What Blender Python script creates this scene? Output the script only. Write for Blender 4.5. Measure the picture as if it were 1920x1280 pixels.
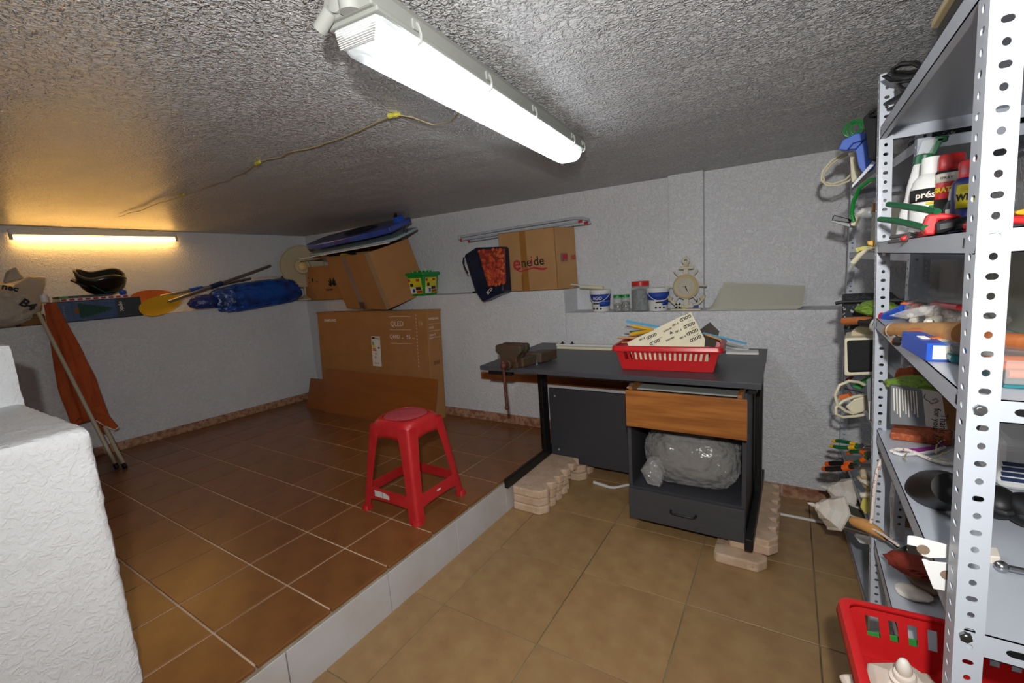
import bpy, bmesh, math, random
from mathutils import Vector, Matrix, Euler, noise
random.seed(7)
scn = bpy.context.scene
for o in list(bpy.data.objects): bpy.data.objects.remove(o)
COL = scn.collection
PI = math.pi

# ------------------------------------------------------------------ camera
CAM = Vector((1.42348, -0.58627, 1.17801))
YAW, PITCH, ROLL, FPX = -0.572104, 0.1521794, 0.06966715, 843.538
_f = Vector((math.sin(YAW)*math.cos(PITCH), math.cos(YAW)*math.cos(PITCH), -math.sin(PITCH)))
_r = Vector((math.cos(YAW), -math.sin(YAW), 0)); _d = _f.cross(_r)
RT = _r*math.cos(ROLL) + _d*math.sin(ROLL)
DN = -_r*math.sin(ROLL) + _d*math.cos(ROLL)
cam_data = bpy.data.cameras.new('camera'); cam = bpy.data.objects.new('camera', cam_data); COL.objects.link(cam)
cam_data.sensor_width = 36; cam_data.lens = FPX/1920*36; cam_data.clip_start = 0.02
M = Matrix((RT, -DN, -_f)).transposed().to_4x4(); M.translation = CAM
cam.matrix_world = M
scn.camera = cam
def at(u, v, x=None, y=None, z=None):
    """world point on the sight line of photo pixel (u, v) at a chosen real depth plane"""
    d = RT*((u-960)/FPX) + DN*((v-640)/FPX) + _f
    if x is not None: t = (x-CAM.x)/d.x
    elif y is not None: t = (y-CAM.y)/d.y
    else: t = (z-CAM.z)/d.z
    return CAM + d*t

# ------------------------------------------------------------------ light and exposure
w = bpy.data.worlds.new('world'); scn.world = w; w.use_nodes = True
w.node_tree.nodes['Background'].inputs[0].default_value = (0.8, 0.85, 0.9, 1)
w.node_tree.nodes['Background'].inputs[1].default_value = 0.1
scn.view_settings.view_transform = 'Standard'; scn.view_settings.look = 'None'
scn.view_settings.gamma = 1; scn.view_settings.exposure = 0.0
try: scn.view_settings.use_curve_mapping = False
except Exception: pass
FLASH_W, TUBE_E, WARM_E = 122.0, 26.0, 30.0
fl = bpy.data.lights.new('camera_flash', 'SPOT'); fl.spot_size = math.radians(158); fl.spot_blend = 1.0; fl.energy = FLASH_W; fl.shadow_soft_size = 0.022
fl.color = (1.0, 0.985, 0.96)
flo = bpy.data.objects.new('camera_flash', fl); COL.objects.link(flo)
flo.matrix_world = Matrix.Translation((1.47, -0.70, 1.39)) @ (-(_f)).to_track_quat('Z', 'Y').to_matrix().to_4x4()

# ------------------------------------------------------------------ helpers
def hx(s, a=1):
    s = s.lstrip('#'); c = [int(s[i:i+2], 16)/255 for i in (0, 2, 4)]
    return tuple((x/12.92 if x <= 0.04045 else ((x+0.055)/1.055)**2.4) for x in c) + (a,)
MATS = {}
def mat(name, col, rough=.5, metal=0, bump=None, var=None, spec=.5, alpha=1, emit=None, rand=0, grain=None, coat=0, trans=0, speck=None):
    """bump=(scale,strength,distance) var=(scale,amount,'#col') grain=((sx,sy,sz),'#col',amount) speck=(scale,thr,'#col')"""
    if name in MATS: return MATS[name]
    m = bpy.data.materials.new(name); m.use_nodes = True; MATS[name] = m
    nt = m.node_tree; N = nt.nodes; L = nt.links; b = N['Principled BSDF']
    b.inputs['Base Color'].default_value = hx(col); b.inputs['Roughness'].default_value = rough
    b.inputs['Metallic'].default_value = metal; b.inputs['Specular IOR Level'].default_value = spec
    b.inputs['Alpha'].default_value = alpha; b.inputs['Coat Weight'].default_value = coat
    b.inputs['Transmission Weight'].default_value = trans
    if emit: b.inputs['Emission Color'].default_value = hx(emit[0]); b.inputs['Emission Strength'].default_value = emit[1]
    tc = N.new('ShaderNodeTexCoord'); cur = None
    def mixcol(fac, c2):
        nonlocal cur
        mx = N.new('ShaderNodeMix'); mx.data_type = 'RGBA'
        if cur is None: mx.inputs[6].default_value = hx(col)
        else: L.new(cur, mx.inputs[6])
        mx.inputs[7].default_value = hx(c2); L.new(fac, mx.inputs[0]); cur = mx.outputs[2]
    def ramp(src, a, b_):
        r = N.new('ShaderNodeMapRange'); r.inputs[1].default_value = a; r.inputs[2].default_value = b_
        L.new(src, r.inputs[0]); return r.outputs[0]
    if grain:
        mp = N.new('ShaderNodeMapping'); mp.inputs['Scale'].default_value = grain[0]; L.new(tc.outputs['Object'], mp.inputs[0])
        n = N.new('ShaderNodeTexNoise'); n.inputs['Scale'].default_value = 1; n.inputs['Detail'].default_value = 6; n.inputs['Distortion'].default_value = .6
        L.new(mp.outputs[0], n.inputs['Vector'])
        s = ramp(n.outputs['Fac'], .5-.25/grain[2], .5+.25/grain[2]); mixcol(s, grain[1])
    if var:
        n = N.new('ShaderNodeTexNoise'); n.inputs['Scale'].default_value = var[0]; n.inputs['Detail'].default_value = 5; L.new(tc.outputs['Object'], n.inputs['Vector'])
        s = ramp(n.outputs['Fac'], .5-.2/var[1]*.5, .5+.3/var[1]*.5); mixcol(s, var[2])
    if speck:
        n = N.new('ShaderNodeTexNoise'); n.inputs['Scale'].default_value = speck[0]; n.inputs['Detail'].default_value = 2; L.new(tc.outputs['Object'], n.inputs['Vector'])
        s = ramp(n.outputs['Fac'], speck[1], speck[1]+.06); mixcol(s, speck[2])
    if rand:
        oi = N.new('ShaderNodeObjectInfo'); hs = N.new('ShaderNodeHueSaturation')
        r = N.new('ShaderNodeMapRange'); r.inputs[3].default_value = 1-rand; r.inputs[4].default_value = 1+rand
        L.new(oi.outputs['Random'], r.inputs[0]); L.new(r.outputs[0], hs.inputs['Value'])
        if cur is None: hs.inputs['Color'].default_value = hx(col)
        else: L.new(cur, hs.inputs['Color'])
        cur = hs.outputs[0]
    if cur is not None: L.new(cur, b.inputs['Base Color'])
    if bump:
        n = N.new('ShaderNodeTexNoise'); n.inputs['Scale'].default_value = bump[0]; n.inputs['Detail'].default_value = 4; L.new(tc.outputs['Object'], n.inputs['Vector'])
        bp = N.new('ShaderNodeBump'); bp.inputs['Strength'].default_value = bump[1]; bp.inputs['Distance'].default_value = bump[2]
        L.new(n.outputs['Fac'], bp.inputs['Height']); L.new(bp.outputs[0], b.inputs['Normal'])
    return m
def stucco(name, col, scale, strength, dist, rough, spec, col2, sx=(1, 1, 1), wave=0):
    """spatter plaster: rounded blobs and ridges in relief"""
    m = bpy.data.materials.new(name); m.use_nodes = True; nt = m.node_tree; N = nt.nodes; L = nt.links; b = N['Principled BSDF']
    b.inputs['Roughness'].default_value = rough; b.inputs['Specular IOR Level'].default_value = spec
    tc = N.new('ShaderNodeTexCoord'); mp = N.new('ShaderNodeMapping'); mp.inputs['Scale'].default_value = sx; L.new(tc.outputs['Object'], mp.inputs[0])
    n1 = N.new('ShaderNodeTexNoise'); n1.inputs['Scale'].default_value = scale; n1.inputs['Detail'].default_value = 3; n1.inputs['Distortion'].default_value = 1.2
    n2 = N.new('ShaderNodeTexNoise'); n2.inputs['Scale'].default_value = scale*2.6; n2.inputs['Detail'].default_value = 2
    n3 = N.new('ShaderNodeTexNoise'); n3.inputs['Scale'].default_value = 1.7; n3.inputs['Detail'].default_value = 4
    for n in (n1, n2, n3): L.new(mp.outputs[0], n.inputs['Vector'])
    r = N.new('ShaderNodeMapRange'); r.interpolation_type = 'SMOOTHSTEP'; r.inputs[1].default_value = .42; r.inputs[2].default_value = .66; L.new(n1.outputs['Fac'], r.inputs[0])
    a = N.new('ShaderNodeMath'); a.operation = 'MULTIPLY_ADD'; a.inputs[1].default_value = .3; L.new(n2.outputs['Fac'], a.inputs[0]); L.new(r.outputs[0], a.inputs[2])
    bp = N.new('ShaderNodeBump'); bp.inputs['Strength'].default_value = strength; bp.inputs['Distance'].default_value = dist
    L.new(a.outputs[0], bp.inputs['Height']); L.new(bp.outputs[0], b.inputs['Normal'])
    if wave:
        mp2 = N.new('ShaderNodeMapping'); mp2.inputs['Scale'].default_value = (2.2, 5.5, 3); mp2.inputs['Rotation'].default_value = (0, 0, .35); L.new(tc.outputs['Object'], mp2.inputs[0])
        n4 = N.new('ShaderNodeTexNoise'); n4.inputs['Scale'].default_value = 1; n4.inputs['Detail'].default_value = 3; L.new(mp2.outputs[0], n4.inputs['Vector'])
        b2_ = N.new('ShaderNodeBump'); b2_.inputs['Strength'].default_value = .9; b2_.inputs['Distance'].default_value = .05
        L.new(n4.outputs['Fac'], b2_.inputs['Height']); L.new(b2_.outputs[0], bp.inputs['Normal'])
    mx = N.new('ShaderNodeMix'); mx.data_type = 'RGBA'; mx.inputs[6].default_value = hx(col); mx.inputs[7].default_value = hx(col2)
    r2 = N.new('ShaderNodeMapRange'); r2.inputs[1].default_value = .45; r2.inputs[2].default_value = .75; L.new(n3.outputs['Fac'], r2.inputs[0])
    L.new(r2.outputs[0], mx.inputs[0]); L.new(mx.outputs[2], b.inputs['Base Color'])
    MATS[name] = m; return m

def thing(name, label, cat, loc=(0, 0, 0), rot=(0, 0, 0), group=None, mtx=None):
    o = bpy.data.objects.new(name, None); o.empty_display_size = .05; COL.objects.link(o)
    if mtx is not None: o.matrix_world = mtx
    else: o.matrix_world = Matrix.Translation(loc) @ Euler(rot).to_matrix().to_4x4()
    o['label'] = label; o['category'] = cat
    if group: o['group'] = group
    return o
def tag(o, label, cat, group=None):
    o['label'] = label; o['category'] = cat
    if group: o['group'] = group
    return o
def struct(o, label=None):
    o['kind'] = 'structure'
    if label: o['label'] = label
    return o
def wmat(o):
    m = o.matrix_basis.copy()
    while o.parent: o = o.parent; m = o.matrix_basis @ m
    return m
def frame(o, xd, up):
    """matrix with origin o, local x along xd, local z as close to up as possible"""
    x = Vector(xd).normalized(); z = Vector(up); z = (z - x*z.dot(x)).normalized(); y = z.cross(x)
    m = Matrix((x, y, z)).transposed().to_4x4(); m.translation = Vector(o); return m
class G:
    def __init__(s, mtx=None): s.bm = bmesh.new(); s.m = mtx or Matrix.Identity(4)
    def _add(s, vs, fs, m=None):
        m = s.m @ m if m is not None else s.m
        bv = [s.bm.verts.new(m @ Vector(v)) for v in vs]
        for f in fs:
            try: s.bm.faces.new([bv[i] for i in f])
            except ValueError: pass
        return s
    def hexa(s, o, a, b, c):
        o, a, b, c = map(Vector, (o, a, b, c))
        vs = [o, o+a, o+a+b, o+b, o+c, o+a+c, o+a+b+c, o+b+c]
        fs = [(0, 3, 2, 1), (4, 5, 6, 7), (0, 1, 5, 4), (1, 2, 6, 5), (2, 3, 7, 6), (3, 0, 4, 7)]
        if a.cross(b).dot(c) < 0: fs = [f[::-1] for f in fs]
        return s._add(vs, fs)
    def box(s, c, d, rot=None):
        c = Vector(c); hd = Vector(d)/2
        R = Euler(rot).to_matrix() if rot is not None else Matrix.Identity(3)
        a, b, e = R @ Vector((d[0], 0, 0)), R @ Vector((0, d[1], 0)), R @ Vector((0, 0, d[2]))
        return s.hexa(c-(a+b+e)/2, a, b, e)
    def b2(s, x0, x1, y0, y1, z0, z1): return s.hexa((x0, y0, z0), (x1-x0, 0, 0), (0, y1-y0, 0), (0, 0, z1-z0))
    def cyl(s, p, q, r, r2=None, n=16, cap=True):
        p, q = Vector(p), Vector(q); r2 = r if r2 is None else r2
        d = (q-p).normalized(); u = d.orthogonal().normalized(); v = d.cross(u)
        vs = []
        for c, rr in ((p, r), (q, r2)):
            vs += [c + (u*math.cos(2*PI*i/n) + v*math.sin(2*PI*i/n))*rr for i in range(n)]
        fs = [(i, (i+1) % n, n+(i+1) % n, n+i) for i in range(n)]
        if cap: fs += [tuple(range(n))[::-1], tuple(range(n, 2*n))]
        return s._add(vs, fs)
    def tube(s, pts, r, n=8, closed=False):
        pts = [Vector(p) for p in pts]; vs = []; k = len(pts); u = None
        for i, p in enumerate(pts):
            a = pts[i-1] if (i > 0 or closed) else p; b = pts[(i+1) % k] if (i < k-1 or closed) else p
            d = (b-a).normalized() if (b-a).length > 1e-9 else Vector((0, 0, 1))
            if u is None: u = d.orthogonal().normalized()
            else:
                u = u - d*u.dot(d); u = u.normalized() if u.length > 1e-6 else d.orthogonal().normalized()
            v = d.cross(u); rr = r[i] if isinstance(r, (list, tuple)) else r
            vs += [p + (u*math.cos(2*PI*j/n) + v*math.sin(2*PI*j/n))*rr for j in range(n)]
        fs = []
        for i in range(k if closed else k-1):
            a, b = i*n, ((i+1) % k)*n
            fs += [(a+j, a+(j+1) % n, b+(j+1) % n, b+j) for j in range(n)]
        if not closed: fs += [tuple(range(n))[::-1], tuple(range((k-1)*n, k*n))]
        return s._add(vs, fs)
    def lathe(s, prof, c=(0, 0, 0), n=24, m=None, sx=1, sy=1, ph=0):
        c = Vector(c); vs = []; fs = []
        for r, z in prof: vs += [c + Vector((r*math.cos(2*PI*(j+ph)/n)*sx, r*math.sin(2*PI*(j+ph)/n)*sy, z)) for j in range(n)]
        for i in range(len(prof)-1):
            a, b = i*n, (i+1)*n
            fs += [(a+j, a+(j+1) % n, b+(j+1) % n, b+j) for j in range(n)]
        if prof[0][0] > 1e-6: fs.append(tuple(range(n))[::-1])
        if prof[-1][0] > 1e-6: fs.append(tuple(range((len(prof)-1)*n, len(prof)*n)))
        return s._add(vs, fs, m)
    def prism(s, poly, z0, z1, m=None):
        n = len(poly); vs = [(x, y, z0) for x, y in poly] + [(x, y, z1) for x, y in poly]
        area = sum(poly[i][0]*poly[(i+1) % n][1]-poly[(i+1) % n][0]*poly[i][1] for i in range(n))
        fs = [tuple(range(n))[::-1], tuple(range(n, 2*n))] + [(i, (i+1) % n, n+(i+1) % n, n+i) for i in range(n)]
        if area < 0: fs = [f[::-1] for f in fs]
        return s._add(vs, fs, m)
    def ball(s, c, r, sc=(1, 1, 1), n=12, k=8, m=None):
        prof = [(r*math.sin(PI*i/k), -r*math.cos(PI*i/k)) for i in range(k+1)]
        mm = Matrix.Translation(c) @ Matrix.Diagonal((*sc, 1))
        return s.lathe(prof, n=n, m=(m @ mm) if m is not None else mm)
    def put(s, name, material, parent=None, label=None, smooth=False, bevel=0, seg=2, world=False, solid=0, merge=True):
        if merge: bmesh.ops.remove_doubles(s.bm, verts=s.bm.verts, dist=1e-5)
        me = bpy.data.meshes.new(name)
        if world and parent is not None: s.bm.transform(wmat(parent).inverted())
        s.bm.to_mesh(me); s.bm.free()
        o = bpy.data.objects.new(name, me); COL.objects.link(o)
        if parent is not None: o.parent = parent
        me.materials.append(MATS[material] if isinstance(material, str) else material)
        if smooth:
            for p in me.polygons: p.use_smooth = True
            me.set_sharp_from_angle(angle=math.radians(40))
        if solid: md = o.modifiers.new('solid', 'SOLIDIFY'); md.thickness = solid; md.offset = 0
        if bevel: md = o.modifiers.new('bevel', 'BEVEL'); md.width = bevel; md.segments = seg; md.limit_method = 'ANGLE'; md.angle_limit = math.radians(35)
        if label: o['label'] = label
        return o
def one(g, name, material, label, cat, origin=None, group=None, **kw):
    """a thing that is a single mesh, its origin at its base"""
    if origin is None:
        cs = [v.co for v in g.bm.verts]; zz = min(c.z for c in cs)
        origin = Vector((sum(c.x for c in cs)/len(cs), sum(c.y for c in cs)/len(cs), zz))
    g.bm.transform(Matrix.Translation(-Vector(origin)))
    o = g.put(name, material, **kw); o.location = origin
    return tag(o, label, cat, group)
def text(parent, s, o, right, up, size, material, name='printed_text', bold=0, world=True, sx=1, label=None, ext=.0002):
    cu = bpy.data.curves.new('t', 'FONT'); cu.body = s; cu.size = size; cu.extrude = ext; cu.resolution_u = 2; cu.offset = bold
    ob = bpy.data.objects.new('t', cu); COL.objects.link(ob)
    dg = bpy.context.evaluated_depsgraph_get(); me = bpy.data.meshes.new_from_object(ob.evaluated_get(dg))
    bpy.data.objects.remove(ob)
    r = Vector(right).normalized(); u = Vector(up); u = (u - r*u.dot(r)).normalized(); n = r.cross(u)
    m = Matrix((r*sx, u, n)).transposed().to_4x4(); m.translation = Vector(o) + n*.0006
    if world and parent is not None: m = wmat(parent).inverted() @ m
    me.transform(m); me.name = name
    t = bpy.data.objects.new(name, me); COL.objects.link(t)
    if parent is not None: t.parent = parent
    me.materials.clear(); me.materials.append(MATS[material]); 
    if label: t['label'] = label
    return t
def crumple(name, material, c, d, seed=0, amp=.12, freq=3, sub=4, parent=None, flat=None, ridge=True, smooth=True, m=None, boxy=1.0):
    """crumpled bag or cloth lump: an ellipsoid pushed in and out by ridged noise"""
    bm = bmesh.new(); bmesh.ops.create_icosphere(bm, subdivisions=sub, radius=1)
    off = Vector((seed*3.1, seed*1.7, seed*.9))
    for v in bm.verts:
        n = v.co.normalized(); a = noise.noise(n*freq*.5+off)*1.0
        b = noise.noise(n*freq*1.6+off*2); b = (1-abs(b)*2.4) if ridge else b
        k = 1 + amp*(a + .55*b + .25*noise.noise(n*freq*4+off))
        bx_ = [math.copysign(abs(q)**boxy, q) for q in n]
        v.co = Vector((bx_[0]*d[0]/2*k, bx_[1]*d[1]/2*k, bx_[2]*d[2]/2*k))
        if flat is not None and v.co.z < -d[2]/2*flat: v.co.z = -d[2]/2*flat
    g = G(); g.bm.free(); g.bm = bm
    mm = Matrix.Translation(c) @ (m or Matrix.Identity(4))
    bm.transform(mm)
    return g
def copy_tree(o, parent=None):
    c = o.copy(); COL.objects.link(c)
    if parent is not None: c.parent = parent
    for ch in [x for x in bpy.data.objects if x.parent == o]: copy_tree(ch, c)
    return c

def textcyl(T, s, R_, z, a_c, size, material, bold=0, sx=1):
    cu = bpy.data.curves.new('t', 'FONT'); cu.body = s; cu.size = size; cu.extrude = .0002; cu.resolution_u = 2; cu.offset = bold
    ob = bpy.data.objects.new('t', cu); COL.objects.link(ob)
    me = bpy.data.meshes.new_from_object(ob.evaluated_get(bpy.context.evaluated_depsgraph_get())); bpy.data.objects.remove(ob)
    x1 = max(v.co.x for v in me.vertices)*sx
    for v in me.vertices:
        a = a_c + (v.co.x*sx-x1/2)/R_; r = R_+.0008+v.co.z
        v.co = Vector((r*math.cos(a), r*math.sin(a), z+v.co.y))
    t = bpy.data.objects.new('printed_text', me); COL.objects.link(t); t.parent = T; me.materials.clear(); me.materials.append(MATS[material]); return t

# ------------------------------------------------------------------ materials
stucco('ceiling_plaster', '#cecece', 64, 1.0, .013, .33, .6, '#bcbcbe', (1, 1, 1), 1)
stucco('wall_plaster', '#d9dadd', 60, .7, .004, .6, .3, '#d2d3d6')
stucco('coarse_plaster', '#f2f4f6', 44, .5, .003, .6, .3, '#eceff2')
mat('terracotta', '#85572f', .30, var=(9, .8, '#754a29'), bump=(260, .12, .002), rand=.06, spec=.5)
mat('grout_light', '#dcc4aa', .9, var=(3, 1, '#b89c7c'), bump=(120, .3, .002))
mat('stone_tile', '#a98a5e', .42, var=(11, .55, '#94704a'), speck=(16, .70, '#8d6038'), bump=(60, .08, .002), rand=.05)
mat('grout_dark', '#8d8366', .9, var=(2.2, 1.6, '#5d5240'))
mat('white_tile', '#c9c8cc', .25, var=(5, .5, '#bcb6b0'))
mat('mortar', '#a79f8d', .9, bump=(90, .6, .004), var=(12, 1, '#8f8470'))
mat('skirting_marble', '#b58c70', .4, var=(28, 1.3, '#8f6148'), speck=(60, .62, '#6d4a3c'))
mat('graphite', '#3b3c40', .42, bump=(300, .1, .001), grain=((2, 60, 60), '#45464a', .7))
mat('graphite_side', '#3a3b40', .5, bump=(200, .1, .001))
mat('black_steel', '#0b0b0c', .45)
mat('drawer_wood', '#a86a30', .4, grain=((3, 40, 46), '#7a4518', 1.2))
mat('plywood', '#a4683a', .45, grain=((4, 50, 30), '#8c5226', .8))
mat('brown_panel', '#9b5c22', .4, grain=((2.2, 30, 22), '#864b18', .7))
mat('raw_wood', '#c99558', .5, grain=((60, 60, 8), '#b07c42', .8))
mat('orange_wood', '#c2723a', .45, grain=((60, 60, 8), '#a85c2c', .8))
mat('cardboard', '#a87642', .8, var=(5, .6, '#9c6c3a'), bump=(90, .12, .002))
mat('cardboard_pale', '#b3895a', .8, var=(5, .6, '#a87c4c'), bump=(90, .1, .002))
mat('cardboard_inner', '#7d5630', .9)
mat('packing_tape', '#8f6e4a', .25)
mat('brown_tape', '#9a6a34', .25)
mat('red_plastic', '#c21f22', .33, bump=(60, .04, .002))
mat('stool_red', '#c02a2c', .38, var=(14, 1, '#b82024'))
mat('stool_dusty', '#b8454c', .7, speck=(70, .55, '#a83238'))
mat('white_plastic', '#dcdcda', .4)
mat('white_paint', '#b2b8c1', .35, bump=(200, .04, .001))
mat('grey_plastic', '#9b9d98', .45)
mat('black_plastic', '#121214', .4)
mat('black_cloth', '#0d0e12', .8, bump=(160, .5, .003))
mat('black_rubber', '#0c0c0d', .5)
mat('chrome', '#b9bcc0', .22, metal=1)
mat('zinc', '#9a9c9c', .35, metal=1)
mat('aluminium', '#b0aca4', .35, metal=.9)
mat('rusty_iron', '#443c2c', .6, metal=.3, var=(16, 1.2, '#4e3626'), bump=(70, .3, .004))
mat('rust', '#5f2e22', .65, metal=.2, var=(30, 1, '#3c2018'))
mat('concrete_paver', '#d3b89e', .9, var=(18, 1, '#c4a68a'), bump=(120, .5, .003), speck=(30, .68, '#9c8a78'), rand=.05)
mat('ink_black', '#151515', .7); mat('ink_white', '#e6ded2', .7); mat('ink_red', '#b02a35', .7)
mat('ink_grey', '#8a8a8a', .7); mat('ink_blue', '#1b3f9a', .6); mat('ink_yellow', '#d8c522', .6); mat('ink_green', '#2f8f3a', .6)
mat('ink_orange', '#d86a1e', .6)
mat('paper', '#ddd9d0', .8); mat('sand_paper_back', '#e3dcc2', .85, var=(20, .5, '#d8ceb0'))
mat('dark_grit', '#4a443e', .95, bump=(500, .5, .002))
mat('orange_cloth', '#b4501c', .85, bump=(220, .3, .002), grain=((30, 30, 2), '#8e380f', 1))
mat('beige_paint', '#b9ae94', .4)
mat('blue_film', '#0f4ba0', .3, var=(12, 1, '#082c68'), bump=(26, .7, .01), coat=.2)
mat('blue_bag', '#101c38', .35, var=(12, 1, '#0a1226'), bump=(22, .6, .01))
mat('clear_film', '#d2d2d0', .06, alpha=.26, bump=(7, 1, .07), spec=1, coat=1)
mat('milky_film', '#b3a898', .4, bump=(14, .8, .02), alpha=.93)
mat('clear_plastic', '#d7dcdc', .12, alpha=.3, spec=.7)
mat('clear_sheet', '#bcbca4', .3, alpha=.42, spec=.6)
mat('green_plastic', '#0f8a34', .35); mat('green_dark', '#0d5a33', .35); mat('green_grass', '#6c8a2c', .8, bump=(90, 1, .01))
mat('teal_plastic', '#1b6f78', .4); mat('blue_plastic', '#1f4fb4', .35); mat('blue_soft', '#3a63c0', .5); mat('orange_plastic', '#d85a1e', .4)
mat('yellow_plastic', '#d9a521', .35); mat('yellow_card', '#c9c263', .7, speck=(80, .6, '#a09a48'))
mat('cream_plastic', '#d8d0b4', .45); mat('cream_dirty', '#dedad2', .5, var=(9, .8, '#d0b9a2'))
mat('violet_foam', '#2e2b74', .3, var=(3.5, 1.2, '#3a55a8'), coat=.4)
mat('pale_foam', '#9fb0b4', .5)
mat('speckled_black', '#1c2026', .8, speck=(90, .58, '#9a9a92'), bump=(90, .6, .004))
mat('screws', '#6c7076', .45, metal=.7, var=(60, 2, '#2c3036'), bump=(90, 1, .01))
mat('dark_screws', '#4b443c', .6, metal=.3, var=(70, 2, '#8c8478'), bump=(90, 1, .01))
mat('foam_bits', '#e2dccb', .8, bump=(80, .8, .006))
mat('red_pearl', '#a83420', .45, var=(14, 1.2, '#c25a28'), bump=(40, .3, .004))
mat('sandstone', '#9c4c2c', .85, speck=(120, .55, '#b4623c'), bump=(160, .4, .002))
mat('clock_cream', '#c9c3ae', .5); mat('clock_gold', '#b9a880', .45)
mat('grey_print', '#6d7074', .6); mat('card_pink', '#c9bfb8', .6)
mat('tube_glow', '#ffffff', .4, emit=('#f2f8ff', TUBE_E))
mat('warm_glow', '#ffe9b8', .4, emit=('#ffc063', WARM_E))
mat('diffuser_milk', '#eef4f6', .25, alpha=.45, emit=None)
mat('lens_clear', '#e4ebee', .15, alpha=.35)
mat('lamp_body', '#8f918b', .5)
mat('tube_glass', '#e8eef0', .2)
mat('lantern_glass', '#4f4f45', .3)
mat('rope_white', '#d9d0c8', .8, speck=(160, .6, '#a85058'))
mat('blade_green', '#3d4d46', .35)
mat('dusty_sole', '#2b2b2d', .6)
mat('glove_brown', '#8e7f70', .9); mat('red_rag', '#7c2716', .8, bump=(60, .6, .005))
mat('cork', '#c9b994', .8)
mat('purple_plastic', '#8a2c7c', .4)
mat('helmet_black', '#15140f', .3, coat=.3); mat('helmet_lining', '#2b2a22', .9)
mat('blue_print', '#152a52', .5); mat('tree_green', '#1c4436', .8, bump=(90, .6, .004)); mat('straw', '#b9ab8c', .6)
mat('fan_mesh', '#b7ad93', .4, alpha=.55)

# ================================================================== SETTING
YB = 2.2687; FZ = -0.2065; XL = -2.9441; H1 = 1.040; HB = 1.034; HR = 0.872; LED = .21; XS = .043
def xlw(y): return XL + .09418*(y-YB)
def ceil_z(x, y): return 1.72 - .0145*(y-2.5) - .004*(x+3.1)
YF = -2.6; XR = 2.02
g = G(); 
g.prism([(xlw(YF), YF), (xlw(YB), YB), (xlw(YB), 3), (-3.9, 3), (-3.9, YF)], FZ-.05, H1)
g.prism([(xlw(YF)-LED, YF), (xlw(YB)-LED, YB+LED), (xlw(YB)-LED, 3), (-3.9, 3), (-3.9, YF)], H1-.05, 1.95)
struct(g.put('wall_left', 'wall_plaster', merge=False, bevel=.006), 'white plastered wall with a deep ledge at chest height')
g = G()
g.b2(XL-.6, XS, YB, 3, FZ-.05, HB); g.b2(XS, 2.3, YB, 3, FZ-.05, HR); g.b2(XL-.6, 2.3, YB+LED+.01, 3, HR-.05, 1.95)
struct(g.put('wall_back', 'wall_plaster', merge=False, bevel=.006), 'white plastered back wall with a stepped ledge')
px0, px1 = at(1254, 450, y=YB+LED-.03).x, at(1319, 450, y=YB+LED-.03).x
g = G(); g.b2(px0, px1, YB+LED-.035, YB+LED+.02, HR-.001, 1.9)
struct(g.put('trim_1', 'wall_plaster', bevel=.004), 'narrow plastered pilaster behind the anchor clock')
g = G(); g.b2(XR, XR+.2, YF, 3, FZ-.05, 1.95); struct(g.put('wall_right', 'wall_plaster'))
g = G(); g.b2(-3.9, XR+.2, YF-.2, YF, FZ-.05, 1.95); struct(g.put('wall_front', 'wall_plaster'))
g = G()
cs = [(-3.9, YF-.2), (XR+.2, YF-.2), (XR+.2, 3), (-3.9, 3)]
g._add([(x, y, ceil_z(x, y)) for x, y in cs]+[(x, y, 2.05) for x, y in cs], [(0, 3, 2, 1), (4, 5, 6, 7), (0, 1, 5, 4), (1, 2, 6, 5), (2, 3, 7, 6), (3, 0, 4, 7)])
struct(g.put('ceiling', 'ceiling_plaster'), 'rough white spatter plaster ceiling')

# lower floor: stone tiles set in grout
g = G(); g.b2(-3.9, XR+.2, YF, 3, FZ-.15, FZ-.004); floor = struct(g.put('floor', 'grout_dark'), 'lower floor of large tan stone tiles')
TS = .4508; ra = .016
g = G(); g.b2(0, TS-.0045, 0, TS-.0045, -.012, 0); t0 = g.put('floor_tile', 'stone_tile', floor, bevel=.0012, seg=1); tile_me = t0.data
first = True
for i in range(-3, 4):
    for j in range(-8, 4):
        x, y = i*TS, j*TS
        X, Y = .6248+math.cos(ra)*x-math.sin(ra)*y, .6848+math.sin(ra)*x+math.cos(ra)*y
        if X < -.45 or X > XR+.02 or Y > YB or Y < YF-.4: continue
        if first: o = t0; first = False
        else: o = t0.copy(); COL.objects.link(o)
        o.location = (X, Y, FZ+random.uniform(-.0006, .0006)); o.rotation_euler = (0, 0, ra)
# raised platform with terracotta tiles
A_, B_ = .2875, .27416; ua = -.008506; XE = -.0033
def grid(i, j): x, y = i*A_, j*B_; return (math.cos(ua)*x-math.sin(ua)*y, math.sin(ua)*x+math.cos(ua)*y)
def xedge(y): return XE + .0085*y
g = G(); g.prism([(-3.6, YF), (xedge(YF)-.016, YF), (xedge(YB)-.016, YB+.02), (-3.6, YB+.02)], FZ-.05, -.004)
plat = struct(g.put('floor_raised', 'grout_light'), 'raised part of the floor in small brown terracotta tiles')
gp = .0075
g = G(); g.b2(gp/2, A_-gp/2, gp/2, B_-gp/2, -.014, 0); t0 = g.put('terracotta_tile', 'terracotta', plat, bevel=.0015, seg=1); first = True
for i in range(-13, 0):
    for j in range(-9, 9):
        X, Y = grid(i, j)
        if X+A_ < xlw(Y) or Y > YB: continue
        if first: o = t0; first = False
        else: o = t0.copy(); COL.objects.link(o)
        o.location = (X, Y, random.uniform(-.0005, .0005)); o.rotation_euler = (random.uniform(-.001, .001), random.uniform(-.001, .001), ua)
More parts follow.
